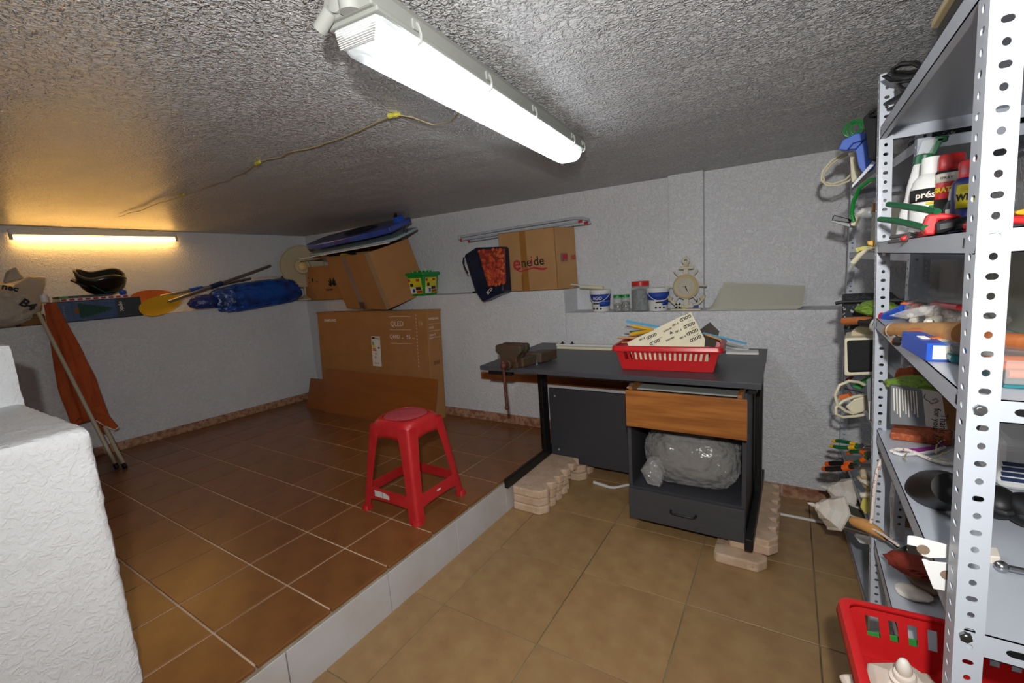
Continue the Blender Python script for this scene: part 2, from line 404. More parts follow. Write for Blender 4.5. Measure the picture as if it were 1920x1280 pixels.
# riser: white tiles under a strip of mortar
ys = [1.428, .984, .542, .094, -.354, -.80, -1.25, -1.7, -2.15, -2.6]
g = G(); g.hexa((xedge(YF)-.018, YF, -.034), (.0145, 0, 0), (.0085*4.87, YB-YF, 0), (0, 0, .021)); g.put('mortar_strip', 'mortar', plat)
prev = YB
for k, yy in enumerate(ys):
    y0, y1 = yy+.002, prev-.002; prev = yy
    g = G(); g.hexa((xedge(y0)-.016, y0, FZ-.01), (.016, 0, 0), (.0085*(y1-y0), y1-y0, 0), (0, 0, -.028-(FZ-.01)))
    g.put('riser_tile', 'white_tile', plat, bevel=.0012, seg=1)
# skirting tiles
sk_n = 0
def skirt(p0, p1, z, h, step, first_len, par_name):
    p0, p1 = Vector(p0), Vector(p1); d = (p1-p0); Ltot = d.length; d.normalize(); n = Vector((-d.y, d.x, 0))
    e = bpy.data.objects.new(par_name, None); COL.objects.link(e); e.location = (p0.x, p0.y, z); e['kind'] = 'structure'
    s = 0; k = 0
    while s < Ltot-.01:
        l = min(first_len if k == 0 else step, Ltot-s); a = p0 + d*(s+.001)
        g = G(); g.hexa((a.x, a.y, z), d*(l-.003), -n*.009, (0, 0, h)); g.put('skirting_tile', 'skirting_marble', e, world=True, bevel=.001, seg=1)
        s += l; k += 1
    return e
skirt((xlw(-.6), -.6, 0), (xlw(YB), YB, 0), 0, .068, .302, .2, 'baseboard_left')
skirt((XL, YB, 0), (0, YB, 0), 0, .072, .305, .22, 'baseboard_back')
skirt((0, YB, 0), (XR, YB, 0), FZ, .072, .305, .15, 'trim_2')

# low stepped wall in the left foreground
def rough_block(x0, x1, y0, y1, z0, z1, r, step=.02, amp=.0022):
    g = G(); bm = g.bm
    nx, ny, nz = [max(2, int((b-a)/step)) for a, b in ((x0, x1), (y0, y1), (z0, z1))]
    key = {}
    def V(i, j, k):
        if (i, j, k) in key: return key[(i, j, k)]
        p = Vector((x0+(x1-x0)*i/nx, y0+(y1-y0)*j/ny, z0+(z1-z0)*k/nz))
        c = Vector((min(max(p.x, x0+r), x1-r), min(max(p.y, y0+r), y1-r), min(max(p.z, z0-1), z1-r)))
        d = p-c
        if d.length > 1e-9: p = c + d.normalized()*min(r, d.length) if d.length > r else p
        n_ = d.normalized() if d.length > 1e-6 else Vector((0, 0, 1))
        p = p + n_*(noise.noise(p*28)*amp*1.4 + noise.noise(p*70)*amp)
        v = bm.verts.new(p); key[(i, j, k)] = v; return v
    for (na, nb, f) in ((ny, nz, lambda a, b: (nx, a, b)), (ny, nz, lambda a, b: (0, a, b)), (nx, nz, lambda a, b: (a, 0, b)), (nx, nz, lambda a, b: (a, ny, b)), (nx, ny, lambda a, b: (a, b, nz))):
        for a in range(na):
            for b in range(nb): bm.faces.new([V(*f(a, b)), V(*f(a+1, b)), V(*f(a+1, b+1)), V(*f(a, b+1))])
    bmesh.ops.recalc_face_normals(bm, faces=bm.faces)
    return g
k_ = .386
c1 = CAM.x - 4.385*k_; zt = 1.178-.912*k_
c2x = at(47, 750, y=-.2).x
g = rough_block(-1.9, c1, -1.6, -.2, -.02, .829, .022); struct(g.put('wall_near', 'coarse_plaster', smooth=True), 'low white plastered wall in the left foreground, its lower step')
g = rough_block(-1.9, c2x, -1.6, -.2, .80, 1.049, .014); struct(g.put('wall_near_step', 'coarse_plaster', smooth=True), 'upper step of the low white wall at the left edge')

# ================================================================== LAMPS
# ceiling batten
p_n, p_f = Vector((.692, .055)), Vector((.574, 1.315)); zc = ceil_z(.63, .7)
m = frame((p_n.x, p_n.y, zc-.001), (p_f.x-p_n.x, p_f.y-p_n.y, 0), (0, 0, 1))
Lf = (p_f-p_n).length
T = thing('ceiling_light', 'long grey fluorescent ceiling light with clear cover, switched on, white glow', 'light', mtx=m)
g = G(); pf = [(-.052, 0), (-.060, -.018), (-.062, -.050), (.062, -.050), (.060, -.018), (.052, 0)]
mm = Matrix(((0, 0, 1, 0), (1, 0, 0, 0), (0, 1, 0, 0), (0, 0, 0, 1)))
g.prism(pf, 0, Lf, m=mm); g.put('lamp_tray', 'lamp_body', T, bevel=.004)
g = G(); g.b2(.01, Lf-.01, -.066, .066, -.058, -.048); g.put('tray_rim', 'lamp_body', T, bevel=.003)
g = G(); g.b2(.04, Lf-.03, -.045, .045, -.060, -.056); g.put('reflector', 'white_plastic', T)
for s in (-1, 1):
    g = G(); g.cyl((.115, s*.020, -.078), (Lf-.05, s*.020, -.078), .0125, n=14); g.put('fluorescent_tube', 'tube_glow', T, smooth=True)
    g = G(); g.cyl((.035, s*.020, -.078), (.115, s*.020, -.078), .0130, n=14); g.put('lamp_holder', 'white_plastic', T, smooth=True)
def cover(x0, x1, closed0, closed1):
    pr = []
    k = 10
    ring = lambda x, sc, dz: [(x, -.058*sc, -.056), (x, -.057*sc, -.070), (x, -.047*sc, -.098+dz), (x, -.030*sc, -.106+dz), (x, .030*sc, -.106+dz), (x, .047*sc, -.098+dz), (x, .057*sc, -.070), (x, .058*sc, -.056)]
    g = G(); R = []
    if closed0: R += [ring(x0, .9, .030), ring(x0+.014, 1, .010)]
    R += [ring(x0+.03, 1, 0), ring(x1-.03, 1, 0)]
    if closed1: R += [ring(x1-.012, .97, .010), ring(x1, .86, .030)]
    vs = [v for r in R for v in r]; n = 8; fs = []
    for i in range(len(R)-1): fs += [(i*n+j, i*n+j+1, (i+1)*n+j+1, (i+1)*n+j) for j in range(n-1)]
    if closed0: fs.append(tuple(range(n)))
    if closed1: fs.append(tuple(range((len(R)-1)*n, len(R)*n))[::-1])
    return g._add(vs, fs)
cover(.018, Lf-.015, True, True).put('diffuser', 'diffuser_milk', T, smooth=True)
for q in range(9):
    g = G(); zq = -.062-.0042*q; wq = .053-.0012*q; g.b2(.0165, .0195, -wq, wq, zq-.0007, zq+.0007); g.put('lens_rib', 'white_plastic', T)
for x in (.13, .43, .73, Lf-.16, Lf-.03):
    for s in (-1, 1):
        g = G(); g.tube([(x, s*.060, -.028), (x, s*.068, -.036), (x+.004, s*.070, -.052), (x+.008, s*.066, -.064), (x+.006, s*.058, -.068)], .0035, n=6)
        g.b2(x-.012, x+.012, s*.061-.004, s*.061+.004, -.046, -.026); g.put('clip', 'grey_plastic', T, smooth=True)
g = G(); g.cyl((-.004, .035, -.036), (-.002, .072, -.058), .0135, n=14); g.cyl((-.002, -.01, -.03), (.0, -.01, -.05), .02, n=14)
g.put('cable_gland', 'grey_plastic', T, smooth=True)
g = G(); g.lathe([(.017, 0), (.017, .006), (.011, .008)], m=Matrix.Translation((-.001, .02, -.028)) @ Euler((0, -PI/2, 0)).to_matrix().to_4x4(), n=16); g.put('plug', 'grey_plastic', T, smooth=True)
# thin wires stapled along the ceiling
pts = [(868, 222), (846, 238), (812, 244), (775, 238), (742, 233), (700, 251), (650, 272), (600, 291), (560, 298), (530, 309), (492, 321), (440, 345), (400, 361), (350, 379), (300, 393), (260, 408), (225, 418)]
P = [at(u, v, z=1.695) for u, v in pts]
P = [Vector((p.x, p.y, ceil_z(p.x, p.y)-.007-(.012 if i in (1, 2) else 0))) for i, p in enumerate(P)]
Q_ = []
for i in range(len(P)-1):
    for k in range(4):
        q = P[i].lerp(P[i+1], k/4); Q_.append(q + Vector((noise.noise(q*9)*.016, noise.noise(q*9+Vector((7, 0, 0)))*.022, -.001*abs(noise.noise(q*20)))) if i > 3 else q)
TP = [P[4], P[10], P[13]]; P = Q_+[P[-1]]
T = thing('ceiling_wire', 'thin beige wire taped along the ceiling from the long light to the warm lamp', 'wire', loc=P[0])
mat('wire_beige', '#a39268', .6); mat('yellow_tape', '#b9b03c', .6)
g = G(); g.tube(P, .0018, n=6); g.tube([p+Vector((0, .006, .001)) for p in P[:44]], .0016, n=6); g.put('twin_wire', 'wire_beige', T, world=True, smooth=True)
for i in (16, 40, 52):
    g = G(); d = (P[i+2]-P[i-2]).normalized(); g.tube([P[i]-d*.022, P[i]-d*.008, P[i]+d*.006, P[i]+d*.02], [.006, .009, .007, .009], n=8); g.put('tape', 'yellow_tape', T, world=True)
# warm wall lamp
yA, yB_ = .295, 1.295
xa, xb = xlw(yA)-LED, xlw(yB_)-LED
m = frame((xa+.001, yA, 1.655), (xb-xa, yB_-yA, 0), (0, 0, 1)); Lw = math.hypot(xb-xa, yB_-yA)
T = thing('wall_light', 'slim white wall batten with a warm glowing tube above the left ledge', 'light', mtx=m)
g = G(); g.b2(0, Lw, -.042, -.002, .030, .072); g.put('batten', 'white_paint', T, bevel=.004)
for x in (0, Lw-.018):
    g = G(); g.b2(x, x+.018, -.044, -.008, -.004, .034); g.put('end_cap', 'grey_plastic', T, bevel=.003)
g = G(); g.cyl((.018, -.030, .010), (Lw-.018, -.030, .010), .012, n=14); g.put('fluorescent_tube', 'warm_glow', T, smooth=True)
for x in (Lw*.2, Lw*.83):
    g = G(); g.b2(x-.015, x+.015, -.02, -.001, .070, .080); g.put('bracket', 'grey_plastic', T)
# ================================================================== DESK
def carton(T, o, a, b, c, t=.005, m='cardboard', top=True, body='body', bev=.002):
    """hollow cardboard box from corner o with edge vectors a (width) b (depth) c (height)"""
    o, a, b, c = map(Vector, (o, a, b, c)); ua_, ub, uc = a.normalized()*t, b.normalized()*t, c.normalized()*t
    g = G(); g.hexa(o, a, b, uc); g.hexa(o, ua_, b, c); g.hexa(o+a-ua_, ua_, b, c); g.hexa(o, a, ub, c); g.hexa(o+b-ub, a, ub, c)
    if top: g.hexa(o+c-uc, a, b, uc)
    return g.put(body, m, T, world=True, bevel=bev, merge=False)
DZ = .66; DX0, DX1, DY0, DY1 = -.128, 1.305, 1.447, 2.245
T = thing('desk', 'dark grey office desk standing on pavers against the back wall', 'desk', loc=(.6, 1.85, -.06))
g = G(); g._add([(DX0+.01, DY0, DZ-.026), (DX1, DY0, DZ-.026), (DX1-.02, DY1, DZ-.026), (DX0-.012, DY1, DZ-.026), (DX0+.01, DY0, DZ), (DX1, DY0, DZ), (DX1-.02, DY1, DZ), (DX0-.012, DY1, DZ)], [(0, 3, 2, 1), (4, 5, 6, 7), (0, 1, 5, 4), (1, 2, 6, 5), (2, 3, 7, 6), (3, 0, 4, 7)])
g.put('desktop', 'graphite', T, world=True, bevel=.0015)
for x0, x1, zb in ((-.002, .03, -.056), (1.252, 1.284, -.083)):
    g = G(); g.b2(x0, x1, 1.425, 2.19, zb, zb+.055); g.b2(x0, x1, 1.90, 1.975, zb+.05, DZ-.055); g.b2(x0, x1, 1.50, 2.2, DZ-.062, DZ-.026)
    g.put('leg', 'black_steel', T, world=True, bevel=.003, merge=False)
g = G(); g.b2(.03, .735, 1.985, 2.003, -.10, .402); g.put('modesty_panel', 'graphite_side', T, world=True, bevel=.001)
for x, z in ((.075, .35), (.085, -.02)):
    g = G(); g.cyl((x, 1.986, z), (x, 1.983, z), .007, n=12); g.put('screw_cap', 'grey_plastic', T, world=True)
g = G(); g.b2(DX0+.03, .06, 1.50, 1.53, DZ-.060, DZ-.026); g.put('crossbar', 'black_steel', T, world=True)
g = G(); g.b2(-.55, .735, 2.20, 2.222, .39, .46)
CX0, CX1, CY0, CY1, CZ0, CZ1 = .712, 1.246, 1.535, 2.03, -.108, DZ-.03
g = G()
g.b2(CX0, CX0+.018, CY0, CY1, CZ0, .43); g.b2(CX1-.018, CX1, CY0, CY1, CZ0, CZ1-.04); g.b2(CX0+.018, CX1-.018, CY1-.01, CY1, CZ0, .43)
g.b2(CX0+.018, CX1-.018, CY0, CY1-.01, .045, .061); g.b2(CX0+.018, CX1-.018, CY0, CY1-.01, CZ0, CZ0+.016); g.b2(CX0+.018, CX1-.018, CY0+.1, CY1-.01, .412, .426)
g.b2(CX0, CX0+.018, CY0+.05, CY1, .43, CZ1)
g.put('cabinet_body', 'graphite_side', T, world=True, merge=False)
g = G(); g.b2(CX0+.002, CX1-.002, CY0-.018, CY0-.001, CZ0+.002, .052); o = g.put('lower_drawer', 'graphite', T, world=True, bevel=.001)
hxc = .98; g = G(); g.tube([(hxc-.058, CY0-.018, -.022), (hxc-.055, CY0-.036, -.024), (hxc-.045, CY0-.042, -.025), (hxc+.045, CY0-.042, -.025), (hxc+.055, CY0-.036, -.024), (hxc+.058, CY0-.018, -.022)], .0052, n=8); g.put('handle', 'black_plastic', o, world=True, smooth=True)
DYF = 1.385
g = G(); g.hexa((.757, DYF, .432), (.503, 0, 0), (0, .018, 0), (0, 0, .172)); o = g.put('drawer_front', 'drawer_wood', T, world=True, bevel=.0015)
for x_ in (.768, 1.222): g = G(); g.b2(x_, x_+.016, DYF+.018, 1.86, .45, .618); g.put('drawer_side', 'drawer_wood', o, world=True)
g = G(); g.b2(.784, 1.222, DYF+.018, 1.86, .45, .456); g.b2(.784, 1.222, 1.845, 1.86, .456, .60); g.put('drawer_tray', 'graphite_side', o, world=True)
g = G(); g.b2(CX0+.019, 1.222, DYF+.10, 1.9, .585, .592); g.put('sliding_tray', 'grey_plastic', T, world=True)
# board wedged behind the desk
g = G(); g.b2(-.715, .735, 2.238, 2.262, .352, .408)
one(g, 'wood_plank', 'plywood', 'long narrow wooden plank behind the desk along the wall', 'plank')
# pavers
def paver(x0, x1, y0, y1, z, name='paver', lab='', rz=0, mir=1, n=4):
    w_, l = (x1-x0), (y1-y0); P = [(x0+.012, y0), (x1-.035, y0), (x1, y0+.045)]
    st = (l-.07)/n
    for i in range(n):
        yy = y0+.045+st*i
        P += [(x1, yy+st*.32), (x1-.018, yy+st*.44), (x1-.042, yy+st*.60), (x1-.042, yy+st*.78), (x1-.012, yy+st*.9)]
    P += [(x1-.03, y1), (x0+.012, y1), (x0, y1-.02), (x0, y0+.02)]
    cx, cy = (x0+x1)/2, (y0+y1)/2
    P = [(a-cx, b-cy) for a, b in P]
    g = G(); g.prism(P, 0, .0475); o = g.put('paver', 'concrete_paver', bevel=.007, seg=2)
    o.location = (cx, cy, z); o.rotation_euler = (0, 0, rz); tag(o, lab, 'paver'); return o
PZ = .0485
paver(.018, .236, 1.474, 1.86, FZ, lab='scalloped cream paver under the left desk leg, bottom of the stack of three')
paver(.016, .232, 1.478, 1.90, FZ+PZ, lab='scalloped cream paver under the left desk leg, middle of the stack of three', rz=.01)
paver(.020, .238, 1.476, 2.02, FZ+2*PZ, lab='scalloped cream paver directly under the left desk foot, topmost of its stack', rz=-.008, n=5)
paver(.05, .27, 1.95, 2.20, FZ, lab='scalloped cream paver at the wall behind the left paver stack, lower one', n=2)
paver(.055, .262, 1.96, 2.21, FZ+PZ, lab='scalloped cream paver at the wall behind the left paver stack, upper one', n=2)
paver(1.118, 1.335, 1.472, 1.86, FZ, lab='stained paver at the front right desk foot, lying on the floor as the lowest one')
paver(1.17, 1.375, 1.545, 2.06, FZ+PZ*.99, lab='cream paver in the middle of the stack under the right desk leg', n=5)
paver(1.172, 1.373, 1.548, 2.17, FZ+2*PZ*.76, lab='grey topped paver directly under the right desk foot', n=6)

# big crumpled clear bag in the cabinet
g = crumple('b', None, (.985, 1.70, .210), (.44, .24, .31), seed=3, amp=.07, freq=3.2, sub=6, flat=.9, boxy=.75)
T = thing('plastic_bag', 'crumpled clear plastic bag of foam packing inside the desk cabinet', 'bag', loc=(.985, 1.70, .062))
g.put('film', 'clear_film', T, world=True, smooth=True)
g = crumple('b', None, (.99, 1.72, .19), (.40, .20, .25), seed=5, amp=.05, freq=2, sub=5, flat=.9); mat('grey_foam', '#74726e', .22, bump=(5, 1, .05), coat=.6); g.put('foam_sheet', 'grey_foam', T, world=True, smooth=True)
g = G(); a = [Vector(p) for p in ((.80, 1.57, .20), (.765, 1.56, .14), (.80, 1.56, .072), (.86, 1.555, .070), (.87, 1.58, .13), (.83, 1.6, .19))]
g._add(a + [v+Vector((.006, .03, .004)) for v in a], [(0, 1, 2, 3, 4, 5), (6, 11, 10, 9, 8, 7)] + [(i, 6+i, 6+(i+1) % 6, (i+1) % 6) for i in range(6)])
g.put('torn_corner', 'clear_film', T, world=True)

# vise
T = thing('bench_vise', 'rusty iron bench vise bolted to the left front corner of the desk', 'vise', loc=(.10, 1.50, DZ))
g = G(); g.hexa((.03, 1.465, DZ), (.135, 0, 0), (.04, .20, 0), (0, 0, .055)); g.put('base', 'rusty_iron', T, world=True, bevel=.008)
vm = Matrix.Translation((.105, 1.485, 0))
g = G(); prof = [(-.082, .782), (-.074, .79), (.076, .79), (.084, .782), (.084, .757), (.072, .742), (.058, .735), (.05, .715), (.05, .695), (-.052, .695), (-.052, .715), (-.06, .735), (-.074, .742), (-.083, .757)]
mm = Matrix(((1, 0, 0, .10), (0, 0, 1, 1.42), (0, 1, 0, 0), (0, 0, 0, 1)))
g.prism(prof, 0, .045, m=mm); g.put('front_jaw', 'rusty_iron', T, world=True, bevel=.007, seg=3)
g = G(); g.prism(prof, .062, .10, m=mm); g.put('rear_jaw', 'rusty_iron', T, world=True, bevel=.006, seg=3)
g = G(); g.b2(.055, .15, 1.43, 1.53, DZ+.002, .70); g.cyl((.10, 1.395, .688), (.10, 1.44, .688), .028, n=20); g.put('slide', 'rusty_iron', T, world=True, bevel=.005, merge=False)
g = G(); g.cyl((.115, 1.60, .70), (.16, 1.72, .70), .012); g.hexa((.125, 1.56, .665), (.09, .02, 0), (.03, .14, 0), (0, 0, .055)); g.put('rear_arm', 'rusty_iron', T, world=True, bevel=.005, merge=False)
g = G(); g.cyl((.095, 1.385, .688), (.095, 1.40, .688), .024, n=18); g.ball((.095, 1.378, .686), .020); g.put('screw_head', 'rust', T, world=True, smooth=True)
g = G(); g.cyl((.094, 1.374, .70), (.102, 1.370, .462), .0085, n=12); g.ball((.102, 1.370, .455), .013); g.ball((.094, 1.374, .705), .011); g.put('tommy_bar', 'rust', T, world=True, smooth=True)
g = G(); g.cyl((.195, 1.56, DZ+.001), (.195, 1.56, DZ+.004), .016, n=20); g.cyl((.195, 1.56, DZ+.004), (.195, 1.56, DZ+.014), .009, n=6); g.cyl((.195, 1.56, DZ+.01), (.195, 1.56, DZ+.026), .0045, n=10); g.put('bolt', 'zinc', T, world=True)

# white plastic strips along the back of the desk
def strip(p, q, w_, h, name, lab, cat, m='white_plastic', group=None):
    p, q = Vector(p), Vector(q); n = Vector((-(q-p).y, (q-p).x, 0)).normalized()*w_
    g = G(); g.hexa(p, q-p, n, (0, 0, h)); return one(g, name, m, lab, cat, bevel=.002)
strip((.085, 2.03, DZ+.0005), (.70, 2.03, DZ+.0005), .042, .016, 'trunking', 'cream trunking strip on the desk, nearest one left of the red basket', 'strip', m='cream_plastic')
strip((.03, 2.13, DZ+.0005), (1.2, 2.15, DZ+.0005), .035, .014, 'trunking', 'thin white trunking strip on the desk, the one nearer the wall', 'strip')
strip((1.10, 2.04, DZ+.0005), (1.255, 2.055, DZ+.0005), .09, .012, 'plastic_strip', 'flat white plastic strip on the desk right of the red basket', 'strip')
for (u, v), nm, lab in (((1055, 646), 'metal_clip', 'small dark metal clip on the white strips, leftmost'), ((1073, 645), 'metal_clip', 'small dark metal clip standing upright on the white strips')):
    p = at(u, v, y=2.14); p.z = DZ+.0155; g = G(); g.b2(p.x-.012, p.x+.012, 2.13, 2.15, p.z, p.z+.004); g.b2(p.x-.004, p.x+.004, 2.135, 2.145, p.z, p.z+.016); one(g, nm, 'black_plastic', lab, 'clip')

# slotted plastic basket
def basket(T, L, W, H, n=17, nsh=9, m='red_plastic', taper=.04, t=.0025):
    """local: rim centre at z=H"""
    Lb, Wb = L-taper*2, W-taper*1.6
    def wall(p0, p1, q0, q1, k, name):
        # p bottom corners, q top corners; slots in the upper half
        p0, p1, q0, q1 = map(Vector, (p0, p1, q0, q1)); g = G()
        nrm = (p1-p0).cross(q0-p0).normalized()*t
        def P(s, h): a = p0+(p1-p0)*s; b = q0+(q1-q0)*s; return a+(b-a)*h
        def quad(s0, s1, h0, h1):
            a, b, c, d = P(s0, h0), P(s1, h0), P(s1, h1), P(s0, h1)
            g._add([a, b, c, d, a+nrm, b+nrm, c+nrm, d+nrm], [(0, 1, 2, 3), (7, 6, 5, 4), (0, 4, 5, 1), (1, 5, 6, 2), (2, 6, 7, 3), (3, 7, 4, 0)])
        h0, h1 = .44, .84; m0 = .07
        quad(0, 1, 0, h0); quad(0, 1, h1, 1)
        quad(0, m0, h0, h1); quad(1-m0, 1, h0, h1); st = (1-2*m0)/k
        for i in range(k-1): s = m0+st*(i+1); quad(s-st*.26, s+st*.26, h0, h1)
        g.put(name, m, T)
    b = [(-Lb/2, -Wb/2, .004), (Lb/2, -Wb/2, .004), (Lb/2, Wb/2, .004), (-Lb/2, Wb/2, .004)]
    q = [(-L/2+.012, -W/2+.012, H), (L/2-.012, -W/2+.012, H), (L/2-.012, W/2-.012, H), (-L/2+.012, W/2-.012, H)]
    for i, k in ((0, n), (1, nsh), (2, n), (3, nsh)): wall(b[i], b[(i+1) % 4], q[i], q[(i+1) % 4], k, 'slotted_wall')
    g = G(); g.b2(-Lb/2, Lb/2, -Wb/2, Wb/2, 0, .005); g.put('base', m, T, bevel=.002)
    r = .022
    def rr(l, w_, r): 
        out = []
        for cx, cy, a0 in ((l-r, w_-r, 0), (-l+r, w_-r, 90), (-l+r, -w_+r, 180), (l-r, -w_+r, 270)):
            for k in range(5): a = math.radians(a0+k*22.5); out.append((cx+r*math.cos(a), cy+r*math.sin(a)))
        return out
    g = G(); prof = [(0, H-.002), (0, H+.004), (.006, H+.006), (.014, H+.002), (.016, H-.012), (.018, H-.020)]
    rings = [[(x, y, z) for x, y in rr(L/2-.012+o_, W/2-.012+o_, r)] for o_, z in prof]; n_ = 20
    vs = [v for rg in rings for v in rg]; fs = []
    for i in range(len(rings)-1): fs += [(i*n_+j, i*n_+(j+1) % n_, (i+1)*n_+(j+1) % n_, (i+1)*n_+j) for j in range(n_)]
    g._add(vs, fs); g.put('rim', m, T, smooth=True, solid=.002)
BKX, BKY = .885, 1.70
T = thing('red_basket', 'red slotted plastic basket on the desk, filled with sticks and sandpaper', 'basket', loc=(BKX, BKY, DZ+.0005), rot=(0, 0, .075))
basket(T, .495, .31, .118, n=17)
bm_ = wmat(T)
g = G(); a = at(1226, 640, y=1.545); b = at(1226, 648, y=1.545); g.cyl(a, b, .003, n=8); g.put('white_tie', 'white_plastic', T, world=True)
# contents of the basket
def sheet(T, c, m, pname='sheet'): 
    g = G(); n = (Vector(c[1])-Vector(c[0])).cross(Vector(c[-1])-Vector(c[0])).normalized()*.0012
    c = [Vector(v) for v in c]; k = len(c)
    g._add(c+[v+n for v in c], [tuple(range(k)), tuple(range(k, 2*k))[::-1]]+[(i, k+i, k+(i+1) % k, (i+1) % k) for i in range(k)])
    return g
def sy(v): return 1.60+(700-v)*.0006
_A, _B, _C = at(1176, 642, y=1.600), at(1295, 584, y=1.668), at(1318, 676, y=1.628)
_n = (_B-_A).cross(_C-_A).normalized()
def onpl(u, v, off=0):
    d = at(u, v, y=1.6)-CAM; return CAM + d*((_A-CAM).dot(_n)/d.dot(_n))
cn = [_A, _B, onpl(1322, 636), _C, onpl(1188, 676)]
T = thing('sandpaper_sheet', 'cream sandpaper sheet with black print sticking out of the red basket', 'sandpaper', loc=(.88, 1.6, DZ+.03))
sheet(T, cn, 0).put('backing', 'sand_paper_back', T, world=True)
rt = (cn[1]-cn[0]).normalized(); nn = _n.copy()
if nn.dot(CAM-cn[0]) < 0: nn = -nn
upv = nn.cross(rt)
o0 = cn[0]
for (u, v, tx, sz, bd) in ((1200, 637, 'P 180', .013, .0003), (1222, 630, 'GOLD', .019, .0007), (1217, 623, 'abrasive paper', .007, 0), (1228, 641, 'GOLD', .019, .0007), (1250, 619, 'ABRASIVE', .010, .0003), (1252, 626, '▼', .018, 0),
                          (1262, 610, 'P 180', .013, .0003), (1268, 622, 'P 180', .013, .0003), (1276, 634, 'P 180', .013, .0003), (1255, 636, 'ABRASIVE', .010, .0003), (1286, 596, 'GOLD', .020, .0007), (1281, 592, 'abrasive', .007, 0), (1293, 609, 'GOLD', .020, .0007), (1289, 604, 'abrasive', .007, 0), (1299, 622, 'GOLD', .020, .0007), (1295, 617, 'abrasive', .007, 0), (1305, 634, 'GOLD', .020, .0007), (1300, 630, 'abrasive', .007, 0), (1233, 636, 'abrasive', .007, 0)):
    # the print stands on its head in the photograph
    p = onpl(u, v) + nn*.0022
    text(T, tx, p+rt*.026+upv*(sz*.35), -rt, -upv, sz, 'ink_black', bold=bd, name='printed_text')
cn2 = [at(1192, 689, y=1.612), at(1192, 650, y=1.590), at(1330, 650, y=1.612), at(1326, 690, y=1.636)]
g = sheet(None, cn2, 0); one(g, 'sandpaper_sheet', 'sand_paper_back', 'second sandpaper sheet standing inside the red basket behind the slots', 'sandpaper')
c4 = [at(1312, 618, y=1.76), at(1331, 604, y=1.78), at(1349, 621, y=1.78), at(1338, 660, y=1.76), at(1318, 660, y=1.75)]
g = sheet(None, c4, 0); one(g, 'grit_sheet', 'dark_grit', 'dark grey sandpaper sheet with a pointed corner in the red basket', 'sandpaper')
def rod(p, q, r, m, name, lab, cat, r2=None, n=12, flat=None):
    g = G(); 
    if flat: 
        d = (Vector(q)-Vector(p)); s = d.cross(Vector((0, 0, 1))).normalized()*flat[0]; u_ = s.cross(d).normalized()*flat[1]
        g.hexa(Vector(p)-s/2-u_/2, d, s, u_)
    else: g.cyl(p, q, r, r2, n=n)
    return one(g, name, m, lab, cat, smooth=not flat, bevel=0 if flat else 0)
mat('blue_saw', '#3f9cc4', .45)
rod(at(1174, 602, y=1.80), at(1262, 618, y=1.86), 0, 'blue_saw', 'saw_blade', 'light blue saw blade lying across the left of the red basket', 'blade', flat=(.002, .014))
def handle(pts, rs, m, name, lab, cat): g = G(); g.tube(pts, rs, n=12); return one(g, name, m, lab, cat, smooth=True)
def hpts(u0, v0, y0, u1, v1, y1, n=6): 
    a, b = at(u0, v0, y=y0), at(u1, v1, y=y1); return [a.lerp(b, i/(n-1)) for i in range(n)]
handle(hpts(1182, 610, 1.76, 1232, 620, 1.82), [.004, .009, .009, .008, .008, .006], 'yellow_plastic', 'file_handle', 'glossy yellow wooden file handle, upper one in the red basket', 'file')
handle(hpts(1180, 627, 1.72, 1222, 620, 1.80), [.006, .011, .011, .010, .009, .007], 'yellow_plastic', 'wood_chisel', 'thick yellow wooden chisel handle, lower one in the red basket', 'chisel')
rod(at(1171, 614, y=1.75), at(1230, 620, y=1.82), 0, 'zinc', 'steel_rule', 'grey steel strip between the two yellow handles in the basket', 'strip', flat=(.002, .010))
rod(at(1158, 633, y=1.70), at(1230, 634, y=1.76), .0055, 'raw_wood', 'wooden_dowel', 'pale wooden dowel over the left rim of the red basket', 'dowel')
rod(at(1162, 642, y=1.66), at(1215, 640, y=1.70), .004, 'raw_wood', 'wooden_dowel', 'thin wooden dowel lowest over the left rim of the basket', 'dowel')
rod(at(1318, 624, y=1.76), at(1400, 644, y=1.80), 0, 'blue_saw', 'saw_blade', 'light blue saw blade sticking out right of the red basket', 'blade', flat=(.002, .009))
rod(at(1322, 627, y=1.75), at(1352, 637, y=1.75), .006, 'raw_wood', 'wooden_stick', 'short wooden stick in the right corner of the red basket', 'stick')
rod(at(1350, 640, y=1.78), at(1394, 651, y=1.80), 0, 'zinc', 'hacksaw_blade', 'grey steel blade under the blue one right of the basket', 'blade', flat=(.002, .008))
rod(at(1180, 622, y=1.80), at(1235, 618, y=1.84), 0, 'green_dark', 'flat_file', 'dull green flat file in the red basket behind the handles', 'file', flat=(.002, .010))

# bent white pipe and rod on the lower floor
T = thing('bent_pipe', 'white bent plastic pipe on the floor under the desk', 'pipe', loc=(.45, 1.95, FZ))
g = G(); g.tube([(.535, 2.01, FZ+.010), (.50, 1.97, FZ+.010), (.475, 1.945, FZ+.010), (.45, 1.94, FZ+.010), (.42, 1.945, FZ+.010)], .0085, n=10); g.tube([(.535, 2.01, FZ+.010), (.6, 2.05, FZ+.010)], .0085, n=10); g.put('pipe', 'white_plastic', T, world=True, smooth=True)
g = G(); g.cyl((.43, 1.943, FZ+.0105), (.335, 1.962, FZ+.0105), .0105, n=12); g.put('sleeve', 'white_plastic', T, world=True, smooth=True)
g = G(); g.cyl((1.30, 2.03, FZ+.008), (1.60, 2.03, FZ+.008), .0078, n=10); one(g, 'white_rod', 'white_plastic', 'straight white rod on the floor between the pavers and the shelves', 'rod', smooth=True)

